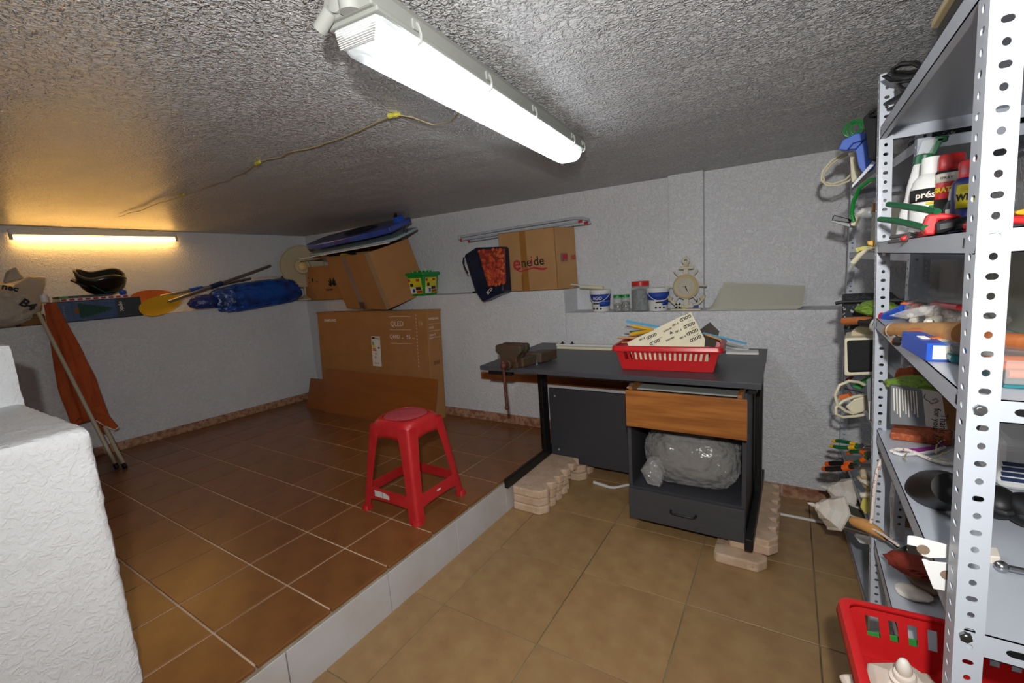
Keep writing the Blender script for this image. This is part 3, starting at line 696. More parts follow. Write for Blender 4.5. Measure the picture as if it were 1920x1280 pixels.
# ================================================================== RED STOOL
SX, SY, SH = -.298, 1.012, .488
T = thing('stool', 'red plastic stool with open sides on the raised tiles', 'stool', loc=(SX, SY, 0))
def legp(sx, sy, z):
    k = z/SH; f = 1-k
    return Vector((SX+sx*(.113+.064*f), SY+sy*(.105+.058*f), z))
for sx in (-1, 1):
    for sy_ in (-1, 1):
        g = G(); R = []
        for i in range(9):
            z = SH*.93*i/8; k = z/SH; hw = .030+.014*k**3; c = legp(sx, sy_, z); o_ = .036
            # L shaped leg: outer corner rounded
            pr = []
            for a in range(5):
                an = PI/2*a/4; pr.append((c.x+sx*(.022-.018+.018*math.cos(an)), c.y+sy_*(.022-.018+.018*math.sin(an)), z))
            inx = c.x+sx*.022-sx*hw*1.85; iny = c.y+sy_*.022-sy_*hw*1.75
            ring = [(c.x+sx*.022, iny, z)] + pr + [(inx, c.y+sy_*.022, z), (inx, c.y+sy_*.018, z), (c.x+sx*.014, c.y+sy_*.014, z), (c.x+sx*.018, iny, z)]
            R.append(ring)
        n = len(R[0]); vs = [v for r_ in R for v in r_]; fs = []
        for i in range(8): fs += [(i*n+j, i*n+(j+1) % n, (i+1)*n+(j+1) % n, (i+1)*n+j) for j in range(n)]
        fs.append(tuple(range(n))); g._add(vs, fs); bmesh.ops.recalc_face_normals(g.bm, faces=g.bm.faces)
        c = legp(sx, sy_, 0)
        g.cyl((c.x+sx*.004, c.y+sy_*.004, .0), (c.x+sx*.004, c.y+sy_*.004, .022), .030, .025, n=18)
        g.put('leg', 'stool_red', T, world=True, smooth=True, merge=False)
# rungs
def rung(a, b, z0, z1, nm, par=None):
    g = G(); p0, p1 = legp(*a, z0), legp(*b, z0); q0, q1 = legp(*a, z1), legp(*b, z1)
    if a[0] == b[0]: off = Vector((a[0]*.019, 0, 0)); th = Vector((-a[0]*.004, 0, 0))
    else: off = Vector((0, a[1]*.019, 0)); th = Vector((0, -a[1]*.004, 0))
    # arched lower edge
    n = 8; vs = []; fs = []
    for i in range(n+1):
        s = i/n; lo = p0.lerp(p1, s)+off; hi = q0.lerp(q1, s)+off
        lift = -.016*(abs(2*s-1)**4); lo = lo+Vector((0, 0, lift)); vs += [lo, hi, lo+th, hi+th]
    for i in range(n): a_ = i*4; fs += [(a_, a_+4, a_+5, a_+1), (a_+2, a_+3, a_+7, a_+6), (a_+1, a_+5, a_+7, a_+3), (a_, a_+2, a_+6, a_+4)]
    g._add(vs, fs); bmesh.ops.recalc_face_normals(g.bm, faces=g.bm.faces)
    return g.put(nm, 'stool_red', T, world=True, bevel=.001, seg=1)
rung((-1, -1), (1, -1), .072, .130, 'rung'); rung((1, -1), (1, 1), .072, .130, 'rung'); rung((-1, 1), (1, 1), .072, .130, 'rung'); rung((-1, -1), (-1, 1), .072, .130, 'rung')
# seat shell: rounded square skirt under a round top
def sq(a, hx_, hy, p):
    c, s = math.cos(a), math.sin(a); return (math.copysign(abs(c)**(2/p), c)*hx_, math.copysign(abs(s)**(2/p), s)*hy)
g = G(); n = 48; rings = []
for (hw, hh, z, p) in ((.141, .133, SH*.80, 7), (.139, .131, SH*.86, 6.5), (.137, .128, SH*.91, 6), (.132, .124, SH*.95, 5), (.124, .118, SH*.98, 3.6), (.112, .109, SH*.997, 2.5)):
    rings.append([(SX+x, SY+y, z) for x, y in (sq(2*PI*j/n, hw, hh, p) for j in range(n))])
# arched skirt: bottom edge lifts between the legs
rings[0] = [(x, y, z+.026*(1-min(1, (abs(abs(x-SX)-abs(y-SY))/.095)**1.0)) * -1 + .012) for x, y, z in rings[0]]
vs = [v for r_ in rings for v in r_]; fs = []
for i in range(len(rings)-1): fs += [(i*n+j, i*n+(j+1) % n, (i+1)*n+(j+1) % n, (i+1)*n+j) for j in range(n)]
g._add(vs, fs); g.put('seat_skirt', 'stool_red', T, world=True, smooth=True, solid=.004)
g = G(); g.lathe([(.0, SH+.002), (.06, SH+.002), (.102, SH+.001), (.113, SH-.004)][::-1], c=(SX, SY, 0), n=48); g.put('seat', 'stool_dusty', T, world=True, smooth=True, label='dusty faded seat top')
p0, p1 = legp(-1, -1, .1), legp(1, -1, .1); yv = p0.y-.0205
g = G(); g.prism([(-.058, -.016), (.050, -.016), (.050, .004), (.02, .015), (-.058, .016)], 0, .0006, m=Matrix(((1, 0, 0, SX-.048), (0, 0, -1, yv), (0, 1, 0, .103), (0, 0, 0, 1)))); o = g.put('sticker', 'paper', T, world=True)
for x_ in (SX-.105, SX-.046): g = G(); g.b2(x_, x_+.003, yv-.0012, yv-.0006, .090, .116); g.put('print', 'ink_blue', o, world=True)
xv = legp(1, -1, .1).x+.0205
g = G(); g.b2(xv, xv+.0006, SY-.016, SY+.012, .100, .109); g.put('small_label', 'paper', T, world=True)

# ================================================================== CARTONS AND BOARDS ON THE PLATFORM
W_, D_, H_ = 1.425, .165, .925
lean = math.atan2(.055, .93); x0 = -2.515
m = Matrix.Translation((x0, 2.025, .0)) @ Euler((-lean, 0, .008)).to_matrix().to_4x4()
m.translation.z = .002
T = thing('tv_carton', 'wide flat brown TV carton leaning on the back wall', 'carton', mtx=m)
g = G(); g.b2(0, W_, 0, D_, 0, H_); g.put('carton_body', 'cardboard', T, bevel=.006, seg=2)
g = G(); g.b2(-.006, W_+.004, -.004, D_+.003, H_-.012, H_+.003); g.put('lid', 'cardboard', T, bevel=.004)
def tt(s, x, z, sz, material='ink_white', bold=0, sx=1): text(T, s, (x, -.0055, z), (1, 0, 0), (0, 0, 1), sz, material, bold=bold, world=False, sx=sx)
tt('SAMSUNG', .115, .835, .036, bold=.0008, sx=1.05); tt('QLED', 1.005, .795, .062, bold=-.0003, sx=1.0); tt('Q60D', .99, .69, .050, sx=.95); tt('55', 1.185, .69, .050); tt('inch', 1.252, .69, .016); tt('AA', 1.135, .69, .016)
for z in (.875, .765, .65): g = G(); g.b2(.995, 1.245, -.0065, -.0052, z-.0012, z+.0012); g.put('printed_line', 'ink_white', T)
for k in range(16): g = G(); g.b2(1.305, 1.308, -.0065, -.0052, .46+k*.028, .472+k*.028); g.put('perforation', 'ink_white', T)
g = G(); g.b2(1.33, 1.365, -.0065, -.0055, .80, .84); o = g.put('carton_symbol', 'cardboard_pale', T)
tt('↑↑', 1.33, .805, .03)
# side face print
def ts(s, y, z, sz, sx=1): text(T, s, (W_+.0005, y, z), (0, 1, 0), (0, 0, 1), sz, 'ink_white', world=False, sx=sx)
ts('SAMSUNG', .012, .845, .026); ts('QLED', .012, .775, .022); ts('Q60D 55', .012, .715, .02); ts('inch TV', .012, .69, .012)
for z in (.81, .755, .70): g = G(); g.b2(W_+.0003, W_+.001, .012, .15, z-.001, z+.001); g.put('printed_line', 'ink_white', T)
g = G(); g.b2(W_-.001, W_+.0012, .05, .12, .475, .505); g.put('hand_hole', 'cardboard_inner', T, bevel=.0005)
# energy label
g = G(); g.b2(.755, .865, -.0068, -.0052, .44, .705); o = g.put('energy_label', 'paper', T)
for k, (cl, wd) in enumerate((('ink_green', .018), ('ink_green', .024), ('ink_yellow', .030), ('ink_yellow', .036), ('ink_orange', .042), ('ink_red', .048))):
    g = G(); g.b2(.765, .765+wd, -.0078, -.0066, .655-k*.0135-.011, .655-k*.0135); g.put('grade_bar', cl, o)
g = G(); g.b2(.762, .80, -.0078, -.0066, .683, .698); g.put('print', 'ink_black', o)
g = G(); g.b2(.835, .858, -.0078, -.0066, .598, .610); g.put('print', 'ink_black', o)
for (t_, x, z, sz) in (('ENERGY', .803, .684, .014), ('E', .842, .672, .02), ('A', .766, .66, .012), ('kWh', .79, .545, .014), ('81', .785, .510, .03), ('HDR 120', .775, .462, .016)): text(o, t_, (x, -.0068, z), (1, 0, 0), (0, 0, 1), sz, 'ink_black', world=False)
g = G(); g.b2(1.34, 1.40, -.0065, -.0052, .02, .10); g.put('small_marks', 'cardboard_pale', T)
# two thin wood panels leaning against the carton
def panel(c4_, th, name, lab, mt, cat='panel'):
    c4_ = [Vector(c) for c in c4_]; a, b = c4_[1]-c4_[0], c4_[3]-c4_[0]; n = a.cross(b).normalized()*th
    if n.y < 0: n = -n
    g = G(); g._add(c4_+[v+n for v in c4_], [(0, 3, 2, 1), (4, 5, 6, 7), (0, 1, 5, 4), (1, 2, 6, 5), (2, 3, 7, 6), (3, 0, 4, 7)]); bmesh.ops.recalc_face_normals(g.bm, faces=g.bm.faces)
    return one(g, name, mt, lab, cat, origin=c4_[0], bevel=.001)
panel([at(607, 773, y=1.905), at(812.5, 805.5, y=1.905), at(820, 711, y=1.985), at(611.5, 690.6, y=1.985)], .006, 'plywood_sheet', 'large thin brown wood sheet leaning in front of the TV carton', 'brown_panel')
panel([at(574.4, 766, y=1.925), at(800, 798, y=1.925), at(800, 728, y=1.975), at(582, 708.5, y=1.975)], .005, 'plywood_sheet', 'lower brown wood sheet peeking out left of the larger one', 'brown_panel')

# ================================================================== ORANGE PARASOL
T = thing('deck_chair', 'folded deck chair with orange cloth and beige poles leaning on the left wall', 'chair', loc=(-2.60, .44, 0))
pA0, pA1 = at(219, 876, z=.008), at(72, 586, x=-3.06)
pB0, pB1 = at(228, 878, z=.008), at(84, 570, x=-3.08)
for a, b in ((pA0, pA1), (pB0+Vector((.0, .02, 0)), at(196, 800, x=-2.80))):
    g = G(); g.cyl(a, b, .0125, n=12); g.put('pole', 'beige_paint', T, world=True, smooth=True)
    g = G(); d = (b-a).normalized(); g.cyl(a-d*.004, a+d*.03, .0145, n=12); g.put('rubber_foot', 'black_rubber', T, world=True, smooth=True)
g = G(); c = at(84, 566, x=-3.07); g.cyl(c, c+Vector((0, 0, .05)), .022, n=14); g.put('top_cap', 'white_plastic', T, world=True, smooth=True)
# folded cloth: pleated tapering tube
ax0, ax1 = at(94, 570, x=-3.07), at(170, 788, x=-2.86)
g = G(); n = 40; K = 22; vs = []; fs = []; dd = (ax1-ax0).normalized(); sd = Vector((0.25, 1, .35)); sd = (sd-dd*sd.dot(dd)).normalized(); fd = dd.cross(sd).normalized()
wid = lambda s: .033+.055*min(1, s*1.5)
for i in range(K+1):
    s = i/K; c = ax0.lerp(ax1, s)
    for j in range(n):
        a = 2*PI*j/n; rr = 1+.22*math.sin(a*5+.6*math.sin(s*6))*min(1, s*3)+.06*noise.noise(Vector((s*5, a, 1)))
        vs.append(c + sd*math.cos(a)*wid(s)*rr + fd*math.sin(a)*(.022+.02*s)*rr)
for i in range(K): fs += [(i*n+j, i*n+(j+1) % n, (i+1)*n+(j+1) % n, (i+1)*n+j) for j in range(n)]
fs += [tuple(range(n))[::-1], tuple(range(K*n, K*n+n))]
g._add(vs, fs); g.put('cloth', 'orange_cloth', T, world=True, smooth=True)
fl_ = [at(142, 792, x=-2.83), at(165, 765, x=-2.84), at(190, 758, x=-2.83), at(205, 780, x=-2.80), at(222, 800, x=-2.78), at(214, 806, x=-2.78), at(200, 800, x=-2.79), at(205, 815, x=-2.80), at(190, 812, x=-2.82), at(180, 788, x=-2.83), at(160, 778, x=-2.85)]
g = G(); g._add(fl_+[p+Vector((-.05, .01, 0)) for p in fl_], [tuple(range(11)), tuple(range(11, 22))[::-1]]+[(i, 11+i, 11+(i+1) % 11, (i+1) % 11) for i in range(11)]); g.put('cloth_flap', 'orange_cloth', T, world=True, bevel=.006)
g = G(); g.tube([fl_[9], fl_[6], fl_[5], fl_[4]+Vector((.004, 0, -.002))], .004, n=6); g.put('piping', 'paper', T, world=True, smooth=True)

# ================================================================== LEFT LEDGE
def lx(y): return xlw(y)
# white printed plastic bag with a second one on top
T = thing('plastic_bag', 'big white plastic bag with black lettering at the left end of the ledge', 'bag', loc=(-3.25, .22, H1+.002))
g = crumple('b', None, (-3.22, .13, H1+.15), (.22, .42, .30), seed=8, amp=.10, freq=2.6, sub=5, flat=.96, boxy=.75); g.put('film', 'milky_film', T, world=True, smooth=True)
ca = [at(55, 516, x=-3.17), at(88, 519, x=-3.19), at(78, 560, x=-3.17), at(62, 588, x=-3.14), at(40, 570, x=-3.13), at(20, 540, x=-3.12)]
g = G(); g._add(ca+[p+Vector((-.03, 0, 0)) for p in ca], [tuple(range(6)), tuple(range(6, 12))[::-1]]+[(i, 6+i, 6+(i+1) % 6, (i+1) % 6) for i in range(6)]); g.put('side_fold', 'milky_film', T, world=True, bevel=.012)
ct = [at(8, 530, x=-3.2), at(14, 508, x=-3.22), at(31, 499, x=-3.22), at(47, 522, x=-3.2)]
g = G(); g._add(ct+[p+Vector((-.06, 0, 0)) for p in ct], [(0, 1, 2, 3), (7, 6, 5, 4)]+[(i, 4+i, 4+(i+1) % 4, (i+1) % 4) for i in range(4)]); g.put('tied_ears', 'milky_film', T, world=True, bevel=.012)
text(T, 'nec', at(2, 541, x=-3.105), (0, 1, -.35), (0, .35, 1), .055, 'ink_black', bold=.002)
text(T, 'B4', at(34, 570, x=-3.11), (0, 1, -.9), (0, .9, 1), .075, 'ink_black', bold=.003)
T = thing('small_carton', 'small dark brown carton under the white bag behind the orange chair', 'carton', loc=(-3.19, .27, H1+.001))
carton(T, (-3.28, .215, H1+.001), (.14, 0, 0), (0, .13, 0), (0, 0, .075), m='cardboard_inner')
# boxes under the helmet
ty0, ty1 = .40, .885
def onled(y0, y1, dx=.0): return Vector((xlw(y0)+dx, y0, 0)), Vector((xlw(y1)+dx, y1, 0))
a, b = onled(ty0, ty1, .045); d = (b-a)
T = thing('tree_carton', 'dark blue carton with a christmas tree picture on the left ledge', 'carton', loc=(a.x-.08, .64, H1+.001))
carton(T, (a.x-.22, a.y, H1+.001), d, (.22, 0, 0), (0, 0, .150), m='blue_print', body='carton_body')
fr = Vector((.0012, 0, 0)); dn_ = d.normalized()
def face(y0, y1, z0, z1, mt, nm, par, e=.001, A=None): 
    A = A or (a, d); p = A[0] + A[1].normalized()*y0 + Vector((e-.0002, 0, 0)); g = G(); g.hexa((p.x, p.y, z0), A[1].normalized()*(y1-y0), (.0008, 0, 0), (0, 0, z1-z0)); return g.put(nm, mt, par, world=True)
mat('night_blue', '#1f4470', .5, var=(9, 1, '#16305a')); mat('black_print', '#0b0d14', .4)
face(.085, .325, H1+.008, H1+.145, 'night_blue', 'printed_picture', T); face(.335, .478, H1+.004, H1+.147, 'black_print', 'printed_panel', T)
face(0.004, .078, H1+.008, H1+.145, 'night_blue', 'printed_panel', T)
# tree lying on its side, tip to the right
tp = []
for k in range(7): tp += [(.13+.025*k, .058-.0065*k), (.145+.025*k, .044-.0062*k)]
tp = [(.115, .05)] + tp + [(.315, 0)] ; tp = tp + [(x, -z) for x, z in tp[::-1]]
px = a+Vector((.0016, 0, 0)); mm = Matrix.Identity(4); mm.col[0] = (*dn_, 0); mm.col[1] = (0, 0, 1, 0); mm.col[2] = (1, 0, 0, 0); mm.translation = (px.x, px.y, H1+.077)
g = G(); g.prism(tp, 0, .001, m=mm); bmesh.ops.recalc_face_normals(g.bm, faces=g.bm.faces); g.put('printed_tree', 'tree_green', T, world=True)
g = G(); g.prism([(.09, .02), (.118, .025), (.118, -.02), (.09, -.015)], 0, .0008, m=mm); g.put('printed_pot', 'cardboard_inner', T, world=True)
pp = a + dn_*.35 + Vector((.002, 0, 0)); text(T, 'fibre', (pp.x, pp.y+.035, H1+.135), (0, 0, -1), (.05, 1, 0), .038, 'ink_white', bold=.0005)
text(T, 'optic', (pp.x, pp.y, H1+.125), (0, 0, -1), (.05, 1, 0), .038, 'ink_white', bold=.0005); text(T, 'Premier', (pp.x, pp.y+.085, H1+.135), (0, 0, -1), (.05, 1, 0), .018, 'ink_white')
pq = a + dn_*.03 + Vector((.002, 0, 0)); text(T, 'fibre optic', (pq.x, pq.y, H1+.12), (0, 0, -1), (.05, 1, 0), .020, 'ink_grey')
zb = H1+.152
T = thing('game_box', 'thin red and white striped box lying on the blue tree carton', 'box', loc=(a.x-.1, .66, zb))
g = G(); p = a+dn_*.03; g.hexa((p.x-.2, p.y, zb), dn_*.40, (.19, 0, 0), (0, 0, .020)); g.put('box_body', 'paper', T, world=True, bevel=.001)
for k in range(9):
    q = a+dn_*(.035+.044*k)+Vector((-.0100, 0, 0)); g = G(); g.hexa((q.x, q.y, zb+.003), dn_*.028, (.0012, 0, 0), (0, 0, .014)); g.put('printed_stripe', 'ink_red', T, world=True)
zb2 = zb+.0215
T = thing('flat_box', 'thin black box with a green end lying on the striped box', 'box', loc=(a.x-.1, .56, zb2))
g = G(); p = a+dn_*.03; g.hexa((p.x-.18, p.y, zb2), dn_*.30, (.15, 0, 0), (0, 0, .016)); g.put('box_body', 'black_plastic', T, world=True, bevel=.001)
g = G(); p = a+dn_*.032; g.hexa((p.x-.0305, p.y, zb2+.002), dn_*.05, (.0015, 0, 0), (0, 0, .012)); g.put('green_end', 'ink_green', T, world=True)
g = G(); p = a+dn_*.40+Vector((-.06, 0, 0)); g.lathe([(.014, 0), (.022, .012), (.023, .035), (.015, .042), (0, .044)], c=(p.x+.01, p.y, zb2-.0005), n=16); one(g, 'small_tub', 'blue_plastic', 'small blue round tub beside the helmet on the striped box', 'tub', smooth=True)
# upturned helmet
T = thing('helmet', 'black upturned bicycle helmet on the boxes under the warm lamp', 'helmet', loc=(-3.19, .665, zb2+.018), rot=(0, 0, 0))
hc = Vector((-3.20, .715, zb2+.018))
g = G(); n = 32; R = []
for i in range(12):
    s = i/11; a_ = s*PI*.5*1.05; rr = math.sin(a_)**.75 if s > 0 else 0; z = .155*(1-math.cos(a_))
    ring = []
    for j in range(n):
        th = 2*PI*j/n; ex = .083*rr*(1+.05*math.cos(2*th)); ey = .150*rr*(1+.04*math.sin(3*th))
        wave = .020*math.sin(3*th+.8)*s**3
        ring.append((hc.x+ex*math.cos(th), hc.y+.012+ey*math.sin(th)+(-.02*s), hc.z+z+wave+.035*s*s*math.sin(th)*-.3))
    R.append(ring)
vs = [v for r_ in R for v in r_]; fs = [(i*n+j, i*n+(j+1) % n, (i+1)*n+(j+1) % n, (i+1)*n+j) for i in range(11) for j in range(n)]
fs = [f[::-1] for f in fs]
g._add(vs, fs); g.put('shell', 'helmet_black', T, world=True, smooth=True, solid=.006)
rim = [Vector(v)+Vector((0, 0, .002)) for v in R[-1]]
g = G(); g.tube(rim, .009, n=8, closed=True); mat('helmet_rim', '#4a4636', .5); g.put('rim', 'helmet_rim', T, world=True, smooth=True)
inner = [[hc.x+(v[0]-hc.x)*.86, hc.y+(v[1]-hc.y)*.86, v[2]+.006] for r_ in R[5:] for v in r_]
g = G(); g._add(inner, [(i*n+j, i*n+(j+1) % n, (i+1)*n+(j+1) % n, (i+1)*n+j) for i in range(6) for j in range(n)] + [tuple(range(n))]); g.put('lining', 'helmet_lining', T, world=True, smooth=True)
v1 = [Vector((hc.x-.05, hc.y-.125, hc.z+.09)), Vector((hc.x+.06, hc.y-.115, hc.z+.085)), Vector((hc.x+.045, hc.y-.165, hc.z+.112)), Vector((hc.x+.0, hc.y-.192, hc.z+.122)), Vector((hc.x-.04, hc.y-.17, hc.z+.115))]
g = G(); g._add(v1+[p+Vector((0, .004, .012)) for p in v1], [(0, 1, 2, 3, 4), (9, 8, 7, 6, 5)]+[(i, 5+i, 5+(i+1) % 5, (i+1) % 5) for i in range(5)]); g.put('peak', 'helmet_black', T, world=True, bevel=.004)
g = G(); g.tube([Vector((hc.x+.075, hc.y-.09, hc.z+.11)), Vector((hc.x+.092, hc.y-.02, hc.z+.055)), Vector((hc.x+.09, hc.y+.06, hc.z+.06)), Vector((hc.x+.074, hc.y+.11, hc.z+.12))], .004, n=6); g.put('chin_strap', 'green_dark', T, world=True, smooth=True)
T.rotation_euler = (0, .42, 0); T.location.z -= .006; T.location.x -= .01
# paddles
for lab, (u0, v0, x0_), (u1, v1_, x1_), yo in (('yellow plastic paddle with a beige shaft on the left ledge, its blade in front', (316, 566, -3.02), (507, 498, -3.12), 0), ('orange paddle with a beige shaft on the left ledge, behind the yellow blade', (300, 556, -3.10), (470, 522, -3.17), 1)):
    p, q = at(u0, v0, x=x0_), at(u1, v1_, x=x1_)
    if p.z < H1+.02: p.z = H1+.02
    T = thing('paddle', lab, 'paddle', loc=(p.x, p.y, H1))
    g = G(); g.cyl(p, q, .0135, n=12); g.put('shaft', 'aluminium', T, world=True, smooth=True)
    d = (q-p).normalized(); up = Vector((1, 0, .55*(1 if not yo else .9))); sd = d.cross(up).normalized(); nn_ = sd.cross(d)
    g = G(); n = 12; top = []; 
    for i in range(2*n):
        th = 2*PI*i/(2*n); rx = .125+.03*math.cos(th); top.append(p-d*(.055) + d*math.cos(th)*.165 + sd*math.sin(th)*.078*(1-.25*math.cos(th)))
    cen = p-d*.055-nn_*.022
    vs = top+[cen]+[v-nn_*.004 for v in top]+[cen-nn_*.004]; k = len(top)
    fs = [(i, (i+1) % k, k) for i in range(k)] + [(k+1+(i+1) % k, k+1+i, 2*k+1) for i in range(k)] + [(i, k+1+i, k+1+(i+1) % k, (i+1) % k) for i in range(k)]
    g._add(vs, fs); bmesh.ops.recalc_face_normals(g.bm, faces=g.bm.faces); g.put('blade', 'yellow_plastic' if not yo else 'ink_orange', T, world=True, smooth=True)
    m0 = p.lerp(q, .42 if not yo else .36); g = G(); g.cyl(m0-d*.055, m0+d*.055, .021, n=14); g.put('grip_sleeve', 'blue_plastic' if yo else 'blue_print', T, world=True, smooth=True)
# blue bag
T = thing('blue_bag', 'large shiny blue plastic bag at the far end of the left ledge', 'bag', loc=(-2.95, 1.75, H1))
cb = Vector((-2.985, 1.80, H1+.095))
g = crumple('b', None, (0, 0, 0), (.28, .78, .26), seed=21, amp=.09, freq=3.2, sub=5, flat=.93, boxy=.62)
g.bm.transform(Matrix.Translation(cb) @ Euler((math.radians(5), 0, -.08)).to_matrix().to_4x4())
g.put('film', 'blue_film', T, world=True, smooth=True)
T2 = thing('cloth_bundle', 'cream bundle showing above the blue bag', 'bundle', loc=(-3.03, 1.93, H1+.20))
g = crumple('b', None, (-3.03, 1.93, H1+.235), (.12, .30, .055), seed=4, amp=.12, freq=3, sub=4); g.put('cloth', 'cream_dirty', T2, world=True, smooth=True)
g = G(); g.tube([(-3.0, 2.06, H1+.24), (-2.985, 2.075, H1+.262), (-2.99, 2.09, H1+.24)], .009, n=8); g.put('cord_end', 'black_plastic', T2, world=True, smooth=True)
T = thing('blue_bag_small', 'smaller violet blue bag left of the large shiny blue one', 'bag', loc=(-2.99, 1.34, H1))
g = crumple('b', None, (-3.0, 1.335, H1+.065), (.16, .26, .13), seed=9, amp=.13, freq=2.6, sub=4, flat=.9); mat('violet_film', '#232f72', .35, bump=(26, .8, .01)); g.put('film', 'violet_film', T, world=True, smooth=True)

# ================================================================== BACK LEDGE
# round fan
fc = at(567, 499, y=2.20)
T = thing('desk_fan', 'round beige fan with a yellow hub in the corner of the back ledge', 'fan', loc=(fc.x, fc.y+.03, HB))
fm = frame(fc, (.50, .87, 0), (0, 0, 1)); FM = fm @ Euler((PI/2, 0, 0)).to_matrix().to_4x4()
R_ = .205
fm2 = FM.copy()
g = G(FM); g.tube([(R_*math.cos(2*PI*i/40), R_*math.sin(2*PI*i/40), 0) for i in range(40)], .006, n=8, closed=True); g.put('guard_ring', 'clock_gold', T, world=True, smooth=True)
for k in range(1, 15):
    r_ = R_*(.30+.7*k/15); g = G(FM); g.tube([(r_*math.cos(2*PI*i/32), r_*math.sin(2*PI*i/32), .020*(1-(r_/R_)**2)) for i in range(32)], .0022, n=4, closed=True); g.put('guard_wire', 'clock_gold', T, world=True)
for k in range(16):
    a_ = 2*PI*k/16; g = G(FM); g.tube([(.06*math.cos(a_), .06*math.sin(a_), .022), (R_*math.cos(a_), R_*math.sin(a_), 0)], .0016, n=4); g.put('guard_spoke', 'clock_gold', T, world=True)
g = G(FM); g.lathe([(.0, -.03), (R_*.96, -.026), (R_*.97, -.008), (R_*.95, -.012), (.0, -.014)], n=40); g.put('rear_guard', 'straw', T, world=True, smooth=True)
g = G(FM); g.lathe([(.078, .010), (.07, .026), (.045, .032), (0, .034)], n=28); g.put('hub_ring', 'straw', T, world=True, smooth=True)
g = G(FM); g.lathe([(.046, .030), (.040, .042), (.0, .050)], n=28); mat('hub_yellow', '#c8a850', .4); g.put('hub_cap', 'hub_yellow', T, world=True, smooth=True)
g = G(); g.cyl((fc.x-.045, fc.y+.02, H1+.02), (fc.x-.03, fc.y+.02, fc.z-.1), .016, n=14); g.put('stand', 'straw', T, world=True, smooth=True)
g = G(); g.lathe([(.085, 0), (.085, .014), (.05, .03), (.02, .05)], c=(fc.x-.04, fc.y+.02, H1+.001), n=28); g.put('base', 'straw', T, world=True, smooth=True)
# small carton with flower logo
hy = 2.215
p00, p10, p01 = at(573, 564, y=hy), at(655, 562, y=hy), at(569, 503, y=hy)
p00.z = HB+.0015; hh_ = .335
T = thing('logo_carton', 'small brown carton with a black petal logo at the corner of the back ledge', 'carton', loc=(p00.x+.3, hy+.08, HB+.0015))
carton(T, p00, (.62, .0, 0), (0, .16, 0), (-.012, .01, hh_), top=False, body='carton_body')
nf = Vector((0, -.0015, 0))
cx_, cz_ = at(623, 530, y=hy).x, at(623, 530, y=hy).z
for k, (a_, l_) in enumerate(((-72, .052), (-46, .066), (-22, .074), (0, .0), (22, .074), (46, .066), (72, .052))):
    if l_ == 0: continue
    an = math.radians(a_); dx, dz = math.sin(an), math.cos(an)
    pts_ = []
    for i in range(10):
        th = 2*PI*i/10; l = l_*.5*(1+math.cos(th)); w__ = .0105*math.sin(th)*(1-.3*math.cos(th)); pts_.append((dx*(l+.012)+dz*w__, dz*(l+.012)-dx*w__))
    mm = Matrix(((1, 0, 0, cx_), (0, 0, -1, hy-.001), (0, 1, 0, cz_-.03), (0, 0, 0, 1)))
    g = G(); g.prism(pts_, 0, .0008, m=mm); g.put('logo_petal', 'ink_black', T, world=True)
text(T, 'HUAWEI', at(612, 545, y=hy)+nf, (1, 0, 0), (0, 0, 1), .026, 'ink_black', bold=.0006)
for (u, v, w__, h__) in ((578, 522, .010, .012), (585, 528, .018, .034), (580, 531, .012, .010), (593, 529, .032, .008)):
    q = at(u, v, y=hy); g = G(); g.b2(q.x, q.x+w__, hy-.0018, hy-.0008, q.z, q.z+h__); g.put('printed_symbol', 'ink_black', T, world=True)
# big tilted carton on top of the TV carton
A_0 = at(650, 577, y=2.09); B_0 = at(725, 581, y=2.02); C_0 = at(683, 476, y=1.92); E_0 = at(765, 447, y=2.27)
v1, v2, v3 = B_0-A_0, C_0-B_0, E_0-C_0
T = thing('big_carton', 'big open brown carton tilted over the TV carton with boards on top', 'carton', loc=A_0)
carton(T, A_0, v1, v3, v2, top=False, body='carton_body', m='cardboard')
n1 = v1.cross(v2).normalized(); n1 = n1 if n1.dot(CAM-A_0) > 0 else -n1
def onface(O, e1, e2, s0, s1, t0, t1, nrm, mt, nm, par, th=.001):
    g = G(); g.hexa(O+e1*s0+e2*t0+nrm*.0006, e1*(s1-s0), e2*(t1-t0), nrm*th); return g.put(nm, mt, par, world=True)
mat('tape_grey', '#8c7460', .3)
onface(A_0, v1, v2, .40, .52, 0, 1, n1, 'tape_grey', 'packing_tape', T); onface(A_0, v1, v2, .38, .56, 0.0, .13, n1, 'cardboard_inner', 'torn_tape', T)
n2 = v3.cross(v2).normalized(); n2 = n2 if n2.dot(Vector((1, 0, 0))) > 0 else -n2
onface(B_0, v3, v2, .0, .09, 0.0, 1, n2, 'packing_tape', 'edge_tape', T)
# folded-back flap and things inside
g = G(); g.hexa(A_0+v2-v1*.35, v1*.36, v2*-.02, v3*.04); g.put('flap', 'cardboard', T, world=True)
g = crumple('b', None, at(640, 478, y=2.10), (.30, .18, .08), seed=13, amp=.2, freq=3, sub=4); one(g, 'dark_bag', 'black_cloth', 'black cloth bundle in the open top of the tilted carton', 'bundle', smooth=True)
g = G(); ff = [at(624, 484, y=2.02), at(626, 469, y=2.03), at(633, 466, y=2.04), at(640, 471, y=2.04), at(650, 482, y=2.02)]
g._add(ff+[p+Vector((.02, .05, 0)) for p in ff], [(0, 1, 2, 3, 4), (9, 8, 7, 6, 5)]+[(i, 5+i, 5+(i+1) % 5, (i+1) % 5) for i in range(5)]); one(g, 'swim_fin', 'yellow_plastic', 'yellow fin tip sticking out of the tilted carton under the boards', 'fin', bevel=.004)
